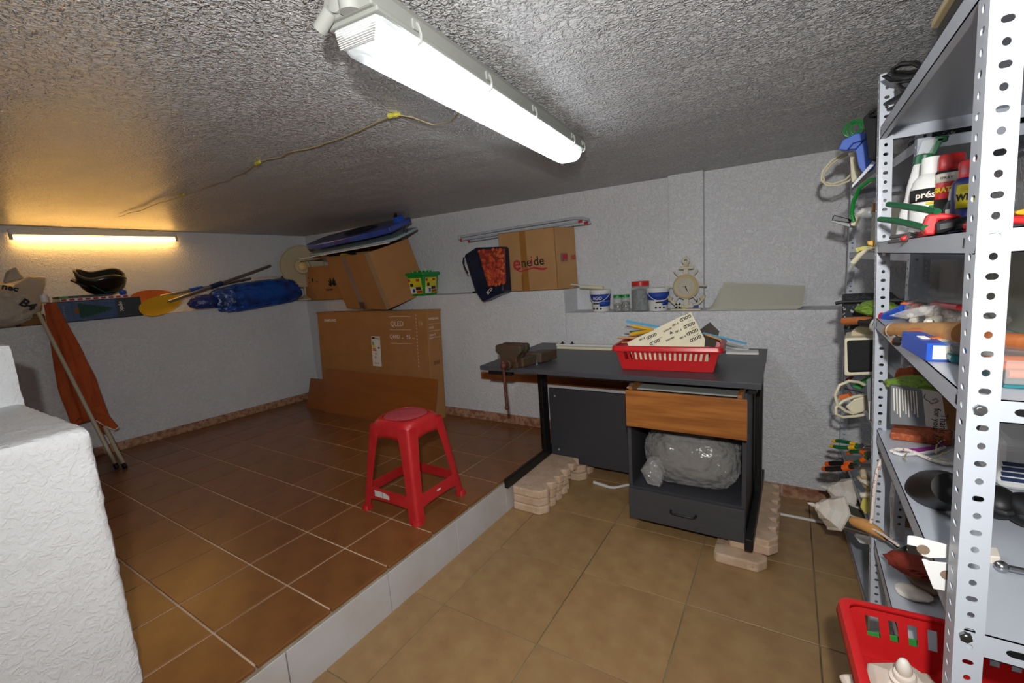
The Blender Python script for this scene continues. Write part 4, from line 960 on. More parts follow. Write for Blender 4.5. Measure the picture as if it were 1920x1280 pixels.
# bodyboards
def board(c0, c1, wdt, th, name, lab, mt, tilt, nose=.25):
    c0, c1 = Vector(c0), Vector(c1); d = c1-c0; L_ = d.length
    m = frame(c0, d, tilt); T = thing(name, lab, 'bodyboard', mtx=m)
    P = []; n = 14
    for i in range(n+1):
        s = i/n; h = wdt/2*(1-.45*max(0, (.35-s)/.35)**2.2)*(1-.28*max(0, (s-.72)/.28)**2.5)
        P.append((L_*s, h))
    P = P+[(x, -y) for x, y in P[::-1]]
    g = G(); g.prism(P, 0, th); g.put('board_deck', mt, T, bevel=.010, seg=3, smooth=True); return T, L_
T, L_ = board(at(597, 472, y=2.07), at(765, 440, y=2.13), .40, .022, 'bodyboard', 'pale grey bodyboard lying under the violet one', 'pale_foam', (-.12, -.36, 1))
g = G(); g.b2(.0, L_*.99, -.225, -.215, .005, .012); g.put('edge_stripe', 'ink_white', T)
g = G(); cc = at(764, 428, y=2.04); ci = wmat(T).inverted() @ cc; g.tube([ci+Vector(v) for v in ((-.05, 0, -.02), (-.02, -.01, .01), (.0, -.015, .02), (.005, -.01, -.005), (-.03, 0, -.03))], .003, n=6); g.put('leash', 'black_plastic', T, smooth=True)
T, L_ = board(at(594, 460, y=2.06), at(754, 426, y=2.12), .39, .046, 'bodyboard', 'violet and blue bodyboard with black strap, topmost on the cartons', 'violet_foam', (-.12, -.38, 1))
g = crumple('b', None, (.62, -.02, .052), (.34, .14, .035), seed=2, amp=.22, freq=4, sub=3); g.put('strap', 'black_cloth', T, smooth=True)
g = G(); g.hexa((L_-.05, -.02, .04), (.055, 0, 0), (0, .08, 0), (0, 0, .05)); o = g.put('tail_loop', 'blue_plastic', T, bevel=.010); g = G(); g.cyl((L_-.03, .0, .09), (L_-.03, .02, .11), .012, n=10); g.put('plug', 'black_plastic', o, smooth=True)
# green toy bucket
q0, q1 = at(766, 554, y=2.30), at(818, 551, y=2.30)
T = thing('toy_bucket', 'green plastic bucket with studded lid and yellow stickers on the back ledge', 'bucket', loc=((q0.x+q1.x)/2-.010, 2.325, HB+.001), rot=(0, 0, .06))
bw, bh = .104, .200
g = G(); vs = []; 
for z, s in ((0, .80), (.01, .82), (.165, .98), (.17, 1.0)): vs += [(sx*bw*s, sy_*bw*s, z) for sx, sy_ in ((-1, -1), (1, -1), (1, 1), (-1, 1))]
g._add(vs, [(3, 2, 1, 0), (12, 13, 14, 15)]+[(i*4+j, i*4+(j+1) % 4, (i+1)*4+(j+1) % 4, (i+1)*4+j) for i in range(3) for j in range(4)]); g.put('tub', 'green_plastic', T, bevel=.014, seg=3)
g = G(); g.b2(-bw*1.12, bw*1.12, -bw*1.12, bw*1.12, .168, .196); g.put('lid', 'green_plastic', T, bevel=.010, seg=3)
for x in (-.05, 0.0, .05):
    for y in (-.05, 0.0, .05): g = G(); g.cyl((x, y, .195), (x, y, .210), .017, n=14); g.put('stud', 'green_plastic', T, smooth=True)
def stick(face_, x0, x1, z0, z1, mt, nm='sticker', e=.0):
    g = G(); f = lambda z: bw*(.80+.18*(z/.165))+.0015+e
    if face_ == 'l': vs = [(f(z0), x0, z0), (f(z0), x1, z0), (f(z1), x1, z1), (f(z1), x0, z1)]; n_ = Vector((.001, 0, 0))
    else: vs = [(x0, -f(z0), z0), (x1, -f(z0), z0), (x1, -f(z1), z1), (x0, -f(z1), z1)]; n_ = Vector((0, -.001, 0))
    vs = [Vector(v) for v in vs]; g._add(vs+[v+n_ for v in vs], [(0, 3, 2, 1), (4, 5, 6, 7), (0, 1, 5, 4), (1, 2, 6, 5), (2, 3, 7, 6), (3, 0, 4, 7)]); bmesh.ops.recalc_face_normals(g.bm, faces=g.bm.faces); return g.put(nm, mt, T)
for F_ in 'lf':
    stick(F_, -.075, .075, .018, .15, 'ink_yellow'); 
    stick(F_, -.072, .0, .020, .07, 'ink_white', 'printed_patch', .001); stick(F_, -.03, -.005, .03, .06, 'ink_blue', 'printed_patch', .002); stick(F_, .01, .07, .025, .045, 'ink_red', 'printed_patch', .001)
    stick(F_, -.072, -.045, .122, .145, 'ink_red', 'printed_patch', .001); stick(F_, .02, .055, .122, .142, 'ink_red', 'printed_patch', .001); stick(F_, -.05, -.02, .08, .105, 'ink_black', 'printed_patch', .001); stick(F_, .005, .06, .05, .075, 'blue_print', 'printed_patch', .001)
# folded drying rack
T = thing('drying_rack', 'folded white tube drying rack with red end caps behind the lettered carton', 'rack', loc=at(960, 440, y=2.44))
def rt_(pts, r, mt='white_paint', nm='tube'): g = G(); g.tube(pts, r, n=10); g.put(nm, mt, T, world=True, smooth=True)
a0, a1 = at(862, 444, y=2.44), at(1075, 409, y=2.44); a2, a3 = at(1104, 412, y=2.43), at(1107, 417, y=2.42)
rt_([a0, a0.lerp(a1, .5)+Vector((0, 0, .002)), a1, at(1092, 409, y=2.44), a2, a3, at(1098, 419, y=2.42), at(1070, 422, y=2.43)], .010)
b0, b1 = at(864, 450, y=2.42), at(1090, 415, y=2.42); rt_([b0, b1], .008); c0_, c1_ = at(879, 452, y=2.40), at(1101, 417.5, y=2.40); rt_([c0_, c1_], .008)
rt_([at(861, 441, y=2.44), at(861, 449, y=2.43)], .009)
for p, q in ((b0, b1), (c0_, c1_)):
    d = (q-p).normalized(); rt_([p-d*.004, p+d*.016], .0092, 'red_plastic', 'end_cap'); rt_([q-d*.020, q+d*.004], .0095, 'red_plastic', 'end_cap')
# lettered carton
ey = 2.285
ex0, ex1, ez1 = at(943, 547, y=ey).x, at(1047, 545, y=ey).x, at(1043, 422, y=ey).z
T = thing('lettered_carton', 'brown carton with red and black lettering over a red swoosh at the ledge step', 'carton', loc=((ex0+ex1)/2, ey+.09, HB+.0015))
zl = HB+.0015; hc_ = Vector((-.010, 0, ez1-zl-.008)); wv = Vector((ex1-ex0, 0, 0)); dv = Vector((.07, .185, 0))
o_ = Vector((ex0, ey, zl)); o_t = o_
carton(T, o_, wv, dv, hc_, top=True, body='carton_body', m='cardboard_pale')
nF = Vector((0, -1, 0)); onface(o_, wv, hc_, .395, .505, .0, 1, nF, 'brown_tape', 'packing_tape', T); onface(o_, wv, hc_, .375, .40, .0, .27, nF, 'brown_tape', 'torn_tape', T)
nR = hc_.cross(dv).normalized(); nR = nR if nR.x > 0 else -nR
mat('stain', '#7d6a58', .8)
text(T, 'e', at(962, 507, y=ey-.001), (1, 0, .04), (0, 0, 1), .155, 'ink_red', bold=.0025); text(T, 'ne', at(977.5, 501, y=ey-.001), (1, 0, .04), (0, 0, 1), .092, 'ink_black', bold=.0006)
text(T, 'i', at(995.0, 498.5, y=ey-.001), (1, 0, .04), (0, 0, 1), .105, 'ink_red', bold=.001); text(T, 'de', at(1000.5, 498, y=ey-.001), (1, 0, .04), (0, 0, 1), .092, 'ink_black', bold=.0006)
sw = [(967, 506), (976, 508), (990, 503), (1003, 500), (1016, 502), (1028, 501), (1021, 506), (1012, 506), (1000, 503), (988, 507), (976, 510)]
g = G(); sw = [at(u, v, y=ey-.0008) for u, v in sw]; k = len(sw); g._add(sw+[p+Vector((0, -.001, 0)) for p in sw], [tuple(range(k)), tuple(range(k, 2*k))[::-1]]+[(i, k+i, k+(i+1) % k, (i+1) % k) for i in range(k)]); bmesh.ops.recalc_face_normals(g.bm, faces=g.bm.faces); g.put('printed_swoosh', 'ink_red', T, world=True)
O2 = o_+wv
onface(O2, dv, hc_, .22, .55, .44, .58, nR, 'stain', 'printed_square', T); onface(O2, dv, hc_, .34, .56, .48, .56, nR, 'ink_red', 'printed_letter', T, .0018); 
text(T, 'F', O2+dv*.30+hc_*.45+nR*.002, dv, hc_, .06, 'ink_red', bold=.002); text(T, '10', O2+dv*.72+hc_*.47+nR*.002, dv, hc_, .045, 'ink_red', bold=.0015)
# printed shopping bag hanging over the ledge
T = thing('shopping_bag', 'dark blue shopping bag printed with red fruit hanging over the back ledge', 'bag', loc=at(905, 545, y=2.22))
pb = [(868, 478), (890, 464), (938, 462), (944, 549), (925, 556), (903, 567), (889, 546)]
def bagpoly(pts_, y0, y1, mt, nm, bev=.012, jig=0):
    g = G(); f_ = [at(u, v, y=y0) for u, v in pts_]; b_ = [p+Vector((.01, y1-y0, 0)) for p in f_]; k = len(f_)
    g._add(f_+b_, [tuple(range(k)), tuple(range(k, 2*k))[::-1]]+[(i, k+i, k+(i+1) % k, (i+1) % k) for i in range(k)]); bmesh.ops.recalc_face_normals(g.bm, faces=g.bm.faces)
    return g.put(nm, mt, T, world=True, bevel=bev, seg=3)
bagpoly(pb, 2.15, 2.262, 'blue_bag', 'bag_body', .02)
bagpoly([(895, 468), (944, 466), (946, 530), (915, 538)], 2.143, 2.152, 'red_rag', 'print_ground', .003)
random.seed(5); g = G()
for k in range(120):
    s, t_ = random.random(), random.random(); u = 897+s*47+t_*(1-s)*20; v = 468+t_*66-s*2
    p = at(u, v, y=2.145); r_ = random.uniform(.011, .017); g.ball(p, r_, (1, .35, 1), n=7, k=5)
o = g.put('printed_fruit', 'red_pearl', T, world=True, smooth=True); o['kind'] = 'stuff'
g = G(); g.tube([at(u, v, y=2.16) for u, v in ((870, 482), (868, 492), (872, 503), (877, 512))], .006, n=8); g.put('handle', 'blue_bag', T, world=True, smooth=True)
text(T, 'ECO', at(915, 552, y=2.146), (.6, 0, .5), (-.5, 0, .8), .03, 'ink_white', bold=.0008)
# dark pencil on ledge
g = G(); g.hexa((-.80, 2.33, HB+.001), (.10, .02, 0), (0, .02, 0), (0, 0, .012)); one(g, 'metal_bar', 'black_steel', 'short dark metal bar on the ledge left of the shopping bag', 'bar')
# white handle at the step
T = thing('paint_roller', 'white roller handle lying on the ledge right of the lettered carton', 'roller', loc=(.10, 2.36, HB+.001))
g = G(); g.cyl(at(1088, 537, y=2.36), at(1131, 539.5, y=2.36), .0125, n=12); g.put('handle', 'cream_plastic', T, world=True, smooth=True); g = G(); g.tube([at(1089, 537, y=2.36), at(1082, 534, y=2.38), (-.0, 2.42, HB+.03)], .006, n=8); g.put('neck', 'white_plastic', T, world=True, smooth=True)
# tubs and jars on the lower ledge
def tub(px_, lab, rz=0.):
    x = px_; T = thing('plaster_tub', lab, 'tub', loc=(x, 2.352, HR+.001), rot=(0, 0, rz))
    g = G(); g.lathe([(.055, 0), (.058, .004), (.068, .130), (.068, .132)], n=32); g.put('tub_body', 'white_plastic', T, smooth=True)
    g = G(); g.lathe([(.0610, .045), (.0688, .122), (.0692, .122), (.0616, .045)][:2], n=32); 
    g = G(); n = 32; a0_ = 0
    rr = [(.0600+.0082*i/3*1.0+.001, .035+.085*i/3) for i in range(4)]
    g.lathe([(.0635, .070), (.0683, .118)], n=32); g.bm.faces.ensure_lookup_table(); [g.bm.faces.remove(f) for f in list(g.bm.faces) if len(f.verts) > 4]; g.put('blue_band', 'ink_blue', T, smooth=True, solid=.001)
    g = G(); g.lathe([(.0600, .035), (.0638, .068)], n=32); [g.bm.faces.remove(f) for f in list(g.bm.faces) if len(f.verts) > 4 or f.calc_center_median().x < .01]; g.put('blue_label', 'ink_blue', T, smooth=True, solid=.001)
    g = G(); g.lathe([(.071, .128), (.0725, .132), (.0725, .143), (.069, .146), (.062, .144), (0, .144)], n=32); g.put('lid', 'white_plastic', T, smooth=True)
    g = G(); g.tube([(.070*math.cos(t_), -.070*abs(math.sin(t_))-.002, .125-.060*abs(math.sin(t_))) for t_ in [PI*i/12 for i in range(13)]], .0022, n=6); g.put('bail', 'white_plastic', T, smooth=True)
    for k in range(3): g = G(); g.ball((-.028+.024*k, -.0605+abs(k-1)*.004, .022), .007, (1, .2, 1), n=10, k=6); g.put('printed_dot', 'ink_black', T)
    g = G(); g.b2(-.03, .012, -.0655, -.0635, .052, .060); g.put('printed_bar', 'ink_black', T)
    return T
xa_ = (at(1103, 570, y=2.30).x+at(1140, 570, y=2.30).x)/2
T = tub(xa_, 'white and blue plaster tub, the one left of the glass jars'); textcyl(T, 'AGO', .0675, .082, -PI/2, .030, 'ink_white', bold=.0006)
xb_ = (at(1211, 570, y=2.30).x+at(1249, 570, y=2.30).x)/2
T = tub(xb_, 'white and blue plaster tub standing beside the anchor clock', rz=.5)
def sqjar(x0, x1, h, lidm, lab, y=2.30, fill='dark_screws', lidh=.014, fh=.6, grp=None, w_=None):
    w__ = (x1-x0); T = thing('jar', lab, 'jar', loc=((x0+x1)/2, y+w__/2, HR+.001), group=grp)
    s = w__/2; g = G(); g.lathe([(s*.96, 0), (s*1.1, .004), (s*1.1, h-.012), (s*.92, h-.006), (s*.92, h)], n=24, sy=1); g.put('glass', 'clear_plastic', T, smooth=True)
    g = G(); g.lathe([(s*.9, .002), (s*1.0, .004), (s*1.0, h*fh), (s*.4, h*fh+.01), (0, h*fh+.004)], n=20); o = g.put('contents', fill, T, smooth=True); o['kind'] = 'stuff'
    g = G(); g.lathe([(s*1.04, h-.002), (s*1.04, h+lidh-.002), (s*.98, h+lidh), (0, h+lidh)], n=24); g.put('lid', lidm, T, smooth=True); return T
q = [at(u, 586, y=2.30).x for u in (1149, 1163.5, 1164.5, 1178.5)]
sqjar(q[0], q[1], .095, 'green_plastic', 'small clear jar with green lid next to the blue tub, left of the pair', fh=.45)
sqjar(q[2], q[3], .095, 'green_plastic', 'small clear jar with green lid touching the red lidded jar', fh=.62)
q = [at(u, 586, y=2.30).x for u in (1182, 1213)]
sqjar(q[0], q[1], .165, 'red_plastic', 'big clear jar of grey screws with a red lid', fill='screws', lidh=.026, fh=.82)
# anchor clock
cy_ = 2.335; cc = at(1285.5, 537, y=cy_)
T = thing('anchor_clock', 'cream anchor and ship wheel clock on the lower ledge', 'clock', loc=(cc.x, cy_+.02, HR+.001))
CM = Matrix(((1, 0, 0, cc.x), (0, 0, 1, cy_), (0, 1, 0, cc.z), (0, 0, 0, 1)))   # local x right, y up, z away
zb_ = HR+.001-cc.z
def cp(nm, mt, fn, **k): g = G(CM); fn(g); bmesh.ops.recalc_face_normals(g.bm, faces=g.bm.faces); return g.put(nm, mt, T, world=True, **k)
cp('stand', 'clock_cream', lambda g: g.b2(-.088, .090, zb_, zb_+.009, -.02, .045), bevel=.002)
cp('shank', 'clock_cream', lambda g: g.b2(-.013, .015, zb_+.009, .122, .008, .024), bevel=.002)
cp('stock', 'clock_cream', lambda g: g.b2(-.042, .046, .105, .123, .004, .022), bevel=.004)
cp('rope_wrap', 'clock_gold', lambda g: g.b2(-.013, .015, .123, .141, .003, .025), bevel=.002)
cp('ring', 'clock_cream', lambda g: g.tube([(.016*math.cos(2*PI*i/24), .156+.016*math.sin(2*PI*i/24), .013) for i in range(24)], .0085, n=8, closed=True), smooth=True)
cp('wheel_rim', 'clock_gold', lambda g: g.lathe([(.054, 0), (.068, -.002), (.076, .004), (.076, .016), (.054, .016)], n=40), smooth=True)
cp('rim_edge', 'clock_cream', lambda g: g.tube([(.074*math.cos(2*PI*i/40), .074*math.sin(2*PI*i/40), .006) for i in range(40)], .004, n=6, closed=True), smooth=True)
mat('dial', '#bdb6a8', .25, coat=.6)
cp('dial', 'dial', lambda g: g.lathe([(0, -.002), (.050, 0), (.055, .006), (.0, .008)], n=40), smooth=True)
for k, (a_, nm) in enumerate(((0, ''), (180, ''), (55, ''), (125, ''), (235, ''), (305, ''))):
    an = math.radians(a_); dx, dz = math.cos(an), math.sin(an)
    cp('spoke_handle', 'clock_cream', lambda g: (g.cyl((dx*.074, dz*.074, .01), (dx*.10, dz*.10, .01), .0042, n=8), g.cyl((dx*.098, dz*.098, .01), (dx*.121, dz*.121, .01), .0065, .0055, n=8)), smooth=True) if a_ < 200 else cp('spoke', 'clock_cream', lambda g: g.cyl((dx*.074, dz*.074, .01), (dx*.125, dz*.125, .01), .005, n=8), smooth=True)
for s in (-1, 1):
    cp('anchor_arm', 'clock_cream', lambda g: g.tube([(s*(.005+.10*math.sin(t_)), zb_+.022+.075*(1-math.cos(t_)), .013) for t_ in [i*.19 for i in range(8)]], [.011, .011, .0105, .010, .009, .008, .0075, .006], n=8), smooth=True)
    cp('fluke', 'clock_gold', lambda g: g.prism([(s*.112, zb_+.088), (s*.078, zb_+.078), (s*.088, zb_+.062), (s*.104, zb_+.060)], .003, .02))
cp('life_ring', 'clock_cream', lambda g: g.tube([(-.045+.014*math.cos(2*PI*i/20), zb_+.028+.014*math.sin(2*PI*i/20), -.006) for i in range(20)], .006, n=6, closed=True), smooth=True)
for k in range(4):
    an = PI/4+k*PI/2; cp('ring_band', 'ink_black', lambda g: g.ball((-.045+.014*math.cos(an), zb_+.028+.014*math.sin(an), -.008), .0072, n=8, k=6), smooth=True)
cp('sail_boat', 'ink_blue', lambda g: (g.prism([(.045, zb_+.018), (.078, zb_+.018), (.072, zb_+.030), (.048, zb_+.028)], -.008, -.002)))
cp('sail', 'ink_black', lambda g: g.prism([(.058, zb_+.048), (.070, zb_+.048), (.070, zb_+.074)], -.008, -.003))
cp('small_sail', 'card_pink', lambda g: g.prism([(.018, zb_+.016), (.044, zb_+.016), (.036, zb_+.05)], -.008, -.003))
cp('ornament', 'ink_yellow', lambda g: g.b2(-.02, .0, zb_+.009, zb_+.016, -.01, .002))
cp('hour_hand', 'ink_black', lambda g: g.prism([(-.003, .002), (.003, .004), (.010, -.026), (.003, -.022)], -.004, -.003)); cp('minute_hand', 'ink_black', lambda g: g.prism([(-.002, 0), (.002, 0), (.018, -.040)], -.005, -.004)); cp('second_hand', 'ink_black', lambda g: g.b2(-.018, .0, -.001, .001, -.005, -.004))
for k in range(12):
    an = 2*PI*k/12; t_o = CM @ Vector((.040*math.sin(an)-.005, .040*math.cos(an)-.004, -.003))
    text(T, str(k or 12), t_o, (1, 0, 0), (0, 0, 1), .012, 'ink_grey', name='numeral')
# pale plastic sheets
for k, (c_, z_) in enumerate((([(955, 2.28), (1.44, 2.29), (1.45, 2.46), (.97, 2.46)], 0), (0, 0))[:0]): pass
mat('milky_sheet', '#dedccc', .45, alpha=.62, bump=(8, .3, .01))
for k in range(5):
    u0 = [1326, 1331, 1336, 1340, 1346][k]; u1 = [1496, 1502, 1500, 1504, 1505][k]
    z_ = HR+.002+.004*k; a_, b_ = at(u0, 582, y=2.30).x, at(u1, 582, y=2.30).x
    g = G(); n = 10; vs = []
    for i in range(n+1):
        s = i/n; x = a_+(b_-a_)*s; lift = (.020+.013*k)*(1-.5*s)+.006*noise.noise(Vector((s*6, k*3, 0)))
        vs += [(x, 2.292+.004*k, z_), (x+.01, 2.455, z_+lift+.06*(k/4)+.004*math.sin(s*7+k)), (x+.01, 2.457, z_+lift+.06*(k/4)+.006), (x, 2.292+.004*k, z_+.003)]
    fs = [(0, 1, 2, 3), (n*4+3, n*4+2, n*4+1, n*4)]+[(i*4+j, (i+1)*4+j, (i+1)*4+(j+1) % 4, i*4+(j+1) % 4) for i in range(n) for j in range(4)]
    g._add(vs, fs); bmesh.ops.recalc_face_normals(g.bm, faces=g.bm.faces)
    lab = ['pale milky plastic sheet, lowest of the pile on the lower ledge', 'pale milky plastic sheet, second from the bottom of the ledge pile', 'pale milky plastic sheet in the middle of the ledge pile', 'pale milky plastic sheet, second from the top of the ledge pile', 'pale curved plastic sheet, topmost of the pile on the lower ledge'][k]
    one(g, 'plastic_sheet', 'milky_sheet', lab, 'sheet', group='plastic sheets on the lower ledge')

# ================================================================== SHELVING
def strip_cells(g, mfun, w_, z0, z1, pitch, slot0, only=None):
    """perforated strip: mfun(s, z) -> point; alternate slots and round holes punched through"""
    n = int((z1-z0)/pitch); k = 16
    for c in range(n):
        a, b = z0+c*pitch, z0+(c+1)*pitch; cz = (a+b)/2; slot = (c+slot0) % 2 == 0
        hw, hh = (w_*.20, pitch*.17) if slot else (w_*.135, pitch*.19)
        ih = []; oh = []
        for i in range(k):
            th = 2*PI*(i+.5)/k; x, y = math.cos(th), math.sin(th)
            ex = hw-hh if slot else 0; r = hh if slot else hh
            px_ = math.copysign(max(0, ex), x)+x*(r if slot else hw); py_ = y*(hh)
            ih.append((w_*.5+px_, cz+py_))
            t_ = min((w_/2)/abs(x) if abs(x) > 1e-6 else 9, (pitch/2)/abs(y) if abs(y) > 1e-6 else 9); ox, oy = x*t_, y*t_
            oh.append((w_*.5+ox, cz+oy))
        # snap nearest ring points to the cell corners
        for sx in (0, 1):
            for sy_ in (0, 1):
                cx, cyy = sx*w_, (b if sy_ else a); j = min(range(k), key=lambda q: (oh[q][0]-cx)**2+(oh[q][1]-cyy)**2); oh[j] = (cx, cyy)
        vs = [mfun(*p) for p in ih]+[mfun(*p) for p in oh]
        g._add(vs, [(i, (i+1) % k, k+(i+1) % k, k+i) for i in range(k)])
    return z0+n*pitch
def post(T, x, y, z0, z1, w_, pitch, dirx=1, diry=1, lean=0, holes=True, name='post', slot0=0):
    """slotted angle post: one leaf faces the camera side (-Y), the other faces -X"""
    g = G(); L = lambda z: lean*(z-z0)
    if holes:
        strip_cells(g, lambda s, z: (x+dirx*s+L(z), y, z), w_, z0, z1, pitch, slot0)
        strip_cells(g, lambda s, z: (x+L(z), y+diry*s*1.4, z), w_, z0, z1, pitch, slot0)
        zt_ = z0+int((z1-z0)/pitch)*pitch
    else:
        g._add([(x, y, z0), (x+dirx*w_, y, z0), (x+dirx*w_+L(z1), y, z1), (x+L(z1), y, z1), (x, y+diry*w_, z0), (x+L(z1), y+diry*w_, z1)], [(0, 1, 2, 3), (0, 3, 5, 4)])
    bmesh.ops.remove_doubles(g.bm, verts=g.bm.verts, dist=2e-4)
    bmesh.ops.recalc_face_normals(g.bm, faces=g.bm.faces)
    o = g.put(name, 'white_paint', T, world=True, solid=.0018, merge=False); return o
def shelf(T, x0, x1, y0, y1, z, h=.028, rz=None, nm='shelf_board'):
    g = G(); t = .0014
    g.b2(x0, x1, y0, y1, z-t, z)
    for a in ((x0, x0+t, y0, y1), (x1-t, x1, y0, y1), (x0, x1, y0, y0+t), (x0, x1, y1-t, y1)): g.b2(*a, z-h, z)
    g.b2(x0, x0+.012, y0, y1, z-h, z-h+t); g.b2(x0, x1, y0, y0+.012, z-h, z-h+t)
    o = g.put(nm, 'white_paint', T, world=True, merge=False)
    for yy in (y0+.045, y1-.045):
        g = G(); g.cyl((x0-.0006, yy, z-h*.55-.0035), (x0-.0006, yy, z-h*.55-.003), .001, n=6); g.b2(x0-.0005, x0+.0003, yy-.003, yy+.003, z-h*.72, z-h*.3); g.put('slot', 'black_plastic', o, world=True)
    for xx in (x0+.055, x1-.055):
        g = G(); g.prism([(xx+.008*math.cos(2*PI*i/12)+(.006 if math.cos(2*PI*i/12) > 0 else -.006), z-h*.5+.005*math.sin(2*PI*i/12)) for i in range(12)], 0, .0008, m=Matrix(((1, 0, 0, 0), (0, 0, -1, y0+.0003), (0, 1, 0, 0), (0, 0, 0, 1)))); g.put('slot', 'black_plastic', o, world=True)
    return o
def bolt(T, c, ax=(0, -1, 0), r=.0062):
    c = Vector(c); a = Vector(ax); g = G(); g.cyl(c, c+a*.005, r, n=6); g.cyl(c+a*.005, c+a*.0065, r*.55, n=10); g.put('bolt', 'zinc', T, world=True)
AX0, AX1, AY0, AY1 = 1.601, 1.935, .17, 1.012
ZA = [1.482, 1.190, .985, .667, .330, FZ+.06]
T = thing('shelving_unit', 'near white slotted angle metal shelving unit along the right wall', 'shelf', loc=(1.77, .6, FZ))
SA = T
post(T, 1.6295, AY0-.002, FZ+.001, 1.63, .0285, .0233, slot0=1, lean=-.021)
post(T, 1.637, AY1+.002-.03, FZ+.001, 1.635, .0275, .0233, lean=-.027, slot0=1)
post(T, AX1+.003, AY0-.002, FZ+.001, 1.63, .028, .0233, dirx=-1)
post(T, AX1+.003, AY1+.002, FZ+.001, 1.63, .028, .0233, dirx=-1, diry=-1)
def fx(z): return 1.634-.0245*(z+.2)+(.007 if z < .7 else 0)
for z in ZA: shelf(T, fx(z), AX1, AY0, AY1-.004, z, h=.034 if z > .6 and z < .7 else .029)
for z in (.942, .63): bolt(T, (1.625-.021*(z+.2)+.014, AY0-.003, z+.03), r=.0068)
for z in (ZA[2]-.03, ZA[3]+.02, ZA[1]-.014): bolt(T, (1.637-.027*(z+.2)+.012, AY1-.031, z), r=.0045)
g = G(); g.b2(AX0-.0045, AX0-.0005, AY0+.0, AY0+.03, .68, .715)
g = G(); g._add([(AX0-.002, AY0-.0035, FZ), (AX0+.030, AY0-.0035, FZ), (AX0+.030, AY0-.0035, .655), (AX0-.002, AY0-.0035, .655)], [(0, 1, 2, 3)]) ; g.bm.free()
# unit B
BX0, BY0, BY1 = 1.60, 1.06, 2.225
bang = .052
mB = Matrix.Translation((1.628, 2.225, 0)) @ Euler((0, 0, bang)).to_matrix().to_4x4()
T = thing('shelving_unit', 'far white slotted angle metal shelving unit reaching the back wall', 'shelf', mtx=Matrix.Translation((1.628, 2.225, FZ)) @ Euler((0, 0, bang)).to_matrix().to_4x4())
SB = T
ZB = [1.455, 1.160, .800, .545, .160, FZ+.045]
def lb(x, y, z): return (mB @ Vector((x, y, z)))
def shelfB(z, h=.028):
    g = G(mB); t = .0014; x0, x1, y0, y1 = 0, .30, -1.14, 0
    g.b2(x0, x1, y0, y1, z-t, z)
    for a in ((x0, x0+t, y0, y1), (x1-t, x1, y0, y1), (x0, x1, y0, y0+t), (x0, x1, y1-t, y1)): g.b2(*a, z-h, z)
    return g.put('shelf_board', 'white_paint', T, world=True, merge=False)
for z in ZB: shelfB(z)
def postB(x, y, dx, dy, holes=True, z1=1.60):
    g = G(mB)
    strip_cells(g, lambda s, z: (x+dx*s, y, z), .028, FZ+.001, z1, .0233, 0); strip_cells(g, lambda s, z: (x, y+dy*s, z), .028, FZ+.001, z1, .0233, 0)
    bmesh.ops.remove_doubles(g.bm, verts=g.bm.verts, dist=2e-4); bmesh.ops.recalc_face_normals(g.bm, faces=g.bm.faces)
    g.put('post', 'white_paint', T, world=True, solid=.0016, merge=False)
postB(-.003, -.012, 1, 1) if 0 else postB(-.003, -.026, 1, 1)
postB(.303, -.026, -1, 1); postB(-.003, -1.142, 1, 1); postB(.303, -1.142, -1, 1)

# ---------------------------------------------------------------- small builders for tools
def pliers(name, lab, P0, P1, spread, hcol, tipcol, jaw='zinc', cat='pliers', up=(0, 0, 1), r=.0075, r2=None):
    """P0 = handle end, P1 = jaw tip; flat in the plane spanned by the axis and `spread`"""
    P0, P1 = Vector(P0), Vector(P1); d = P1-P0; L = d.length; dn__ = d.normalized(); s = Vector(spread); s = (s-dn__*s.dot(dn__)); W = s.length; s.normalize()
    T = thing(name, lab, cat, loc=P0)
    piv = P0+d*.66
    for sg in (-1, 1):
        pts_ = [P0+s*sg*W*.5, P0+d*.15+s*sg*W*.62, P0+d*.35+s*sg*W*.5, P0+d*.52+s*sg*W*.22, piv]
        g = G(); g.tube(pts_, [r*.8, r, r*.95, r*.85, r*.6], n=10); g.put('handle', hcol, T, world=True, smooth=True)
        if tipcol:
            g = G(); g.tube([pts_[0]-dn__*r*.8, pts_[0]+dn__*L*.02, pts_[0].lerp(pts_[1], .35)], [r*.75, r*.95, r*1.04], n=10); g.put('handle_tip', tipcol, T, world=True, smooth=True)
            g = G(); g.tube([pts_[2].lerp(pts_[3], .3), pts_[3]], [r*1.05, r*1.1], n=10); g.put('handle_collar', tipcol, T, world=True, smooth=True)
    n_ = dn__.cross(s).normalized()
    g = G(); g.cyl(piv-n_*.006, piv+n_*.006, r*1.4, n=14); g.put('pivot', jaw, T, world=True, smooth=True)
    for sg in (-1, 1):
        g = G(); g.hexa(piv+s*(.001 if sg > 0 else -.009)-n_*.004, d*.30, s*.008, n_*.008); g.put('jaw', jaw, T, world=True, bevel=.0025)
    return T
def bottle(name, lab, c, prof, mt, extra=(), cat='bottle', rot=(0, 0, 0), n=28, sy_=1):
    T = thing(name, lab, cat, loc=c, rot=rot)
    g = G(); g.lathe(prof, n=n, sy=sy_); g.put('bottle_body', mt, T, smooth=True)
    return T
def band(T, r0, z0, z1, mt, nm='label', a0=0, a1=2*PI, n=28, r1=None, sy_=1):
    g = G(); vs = []; fs = []; r1 = r0 if r1 is None else r1
    for i in range(n+1):
        a = a0+(a1-a0)*i/n; vs += [(r0*math.cos(a), r0*math.sin(a)*sy_, z0), (r1*math.cos(a), r1*math.sin(a)*sy_, z1)]
    fs = [(2*i, 2*i+2, 2*i+3, 2*i+1) for i in range(n)]; g._add(vs, fs); return g.put(nm, mt, T, smooth=True, solid=.0006)

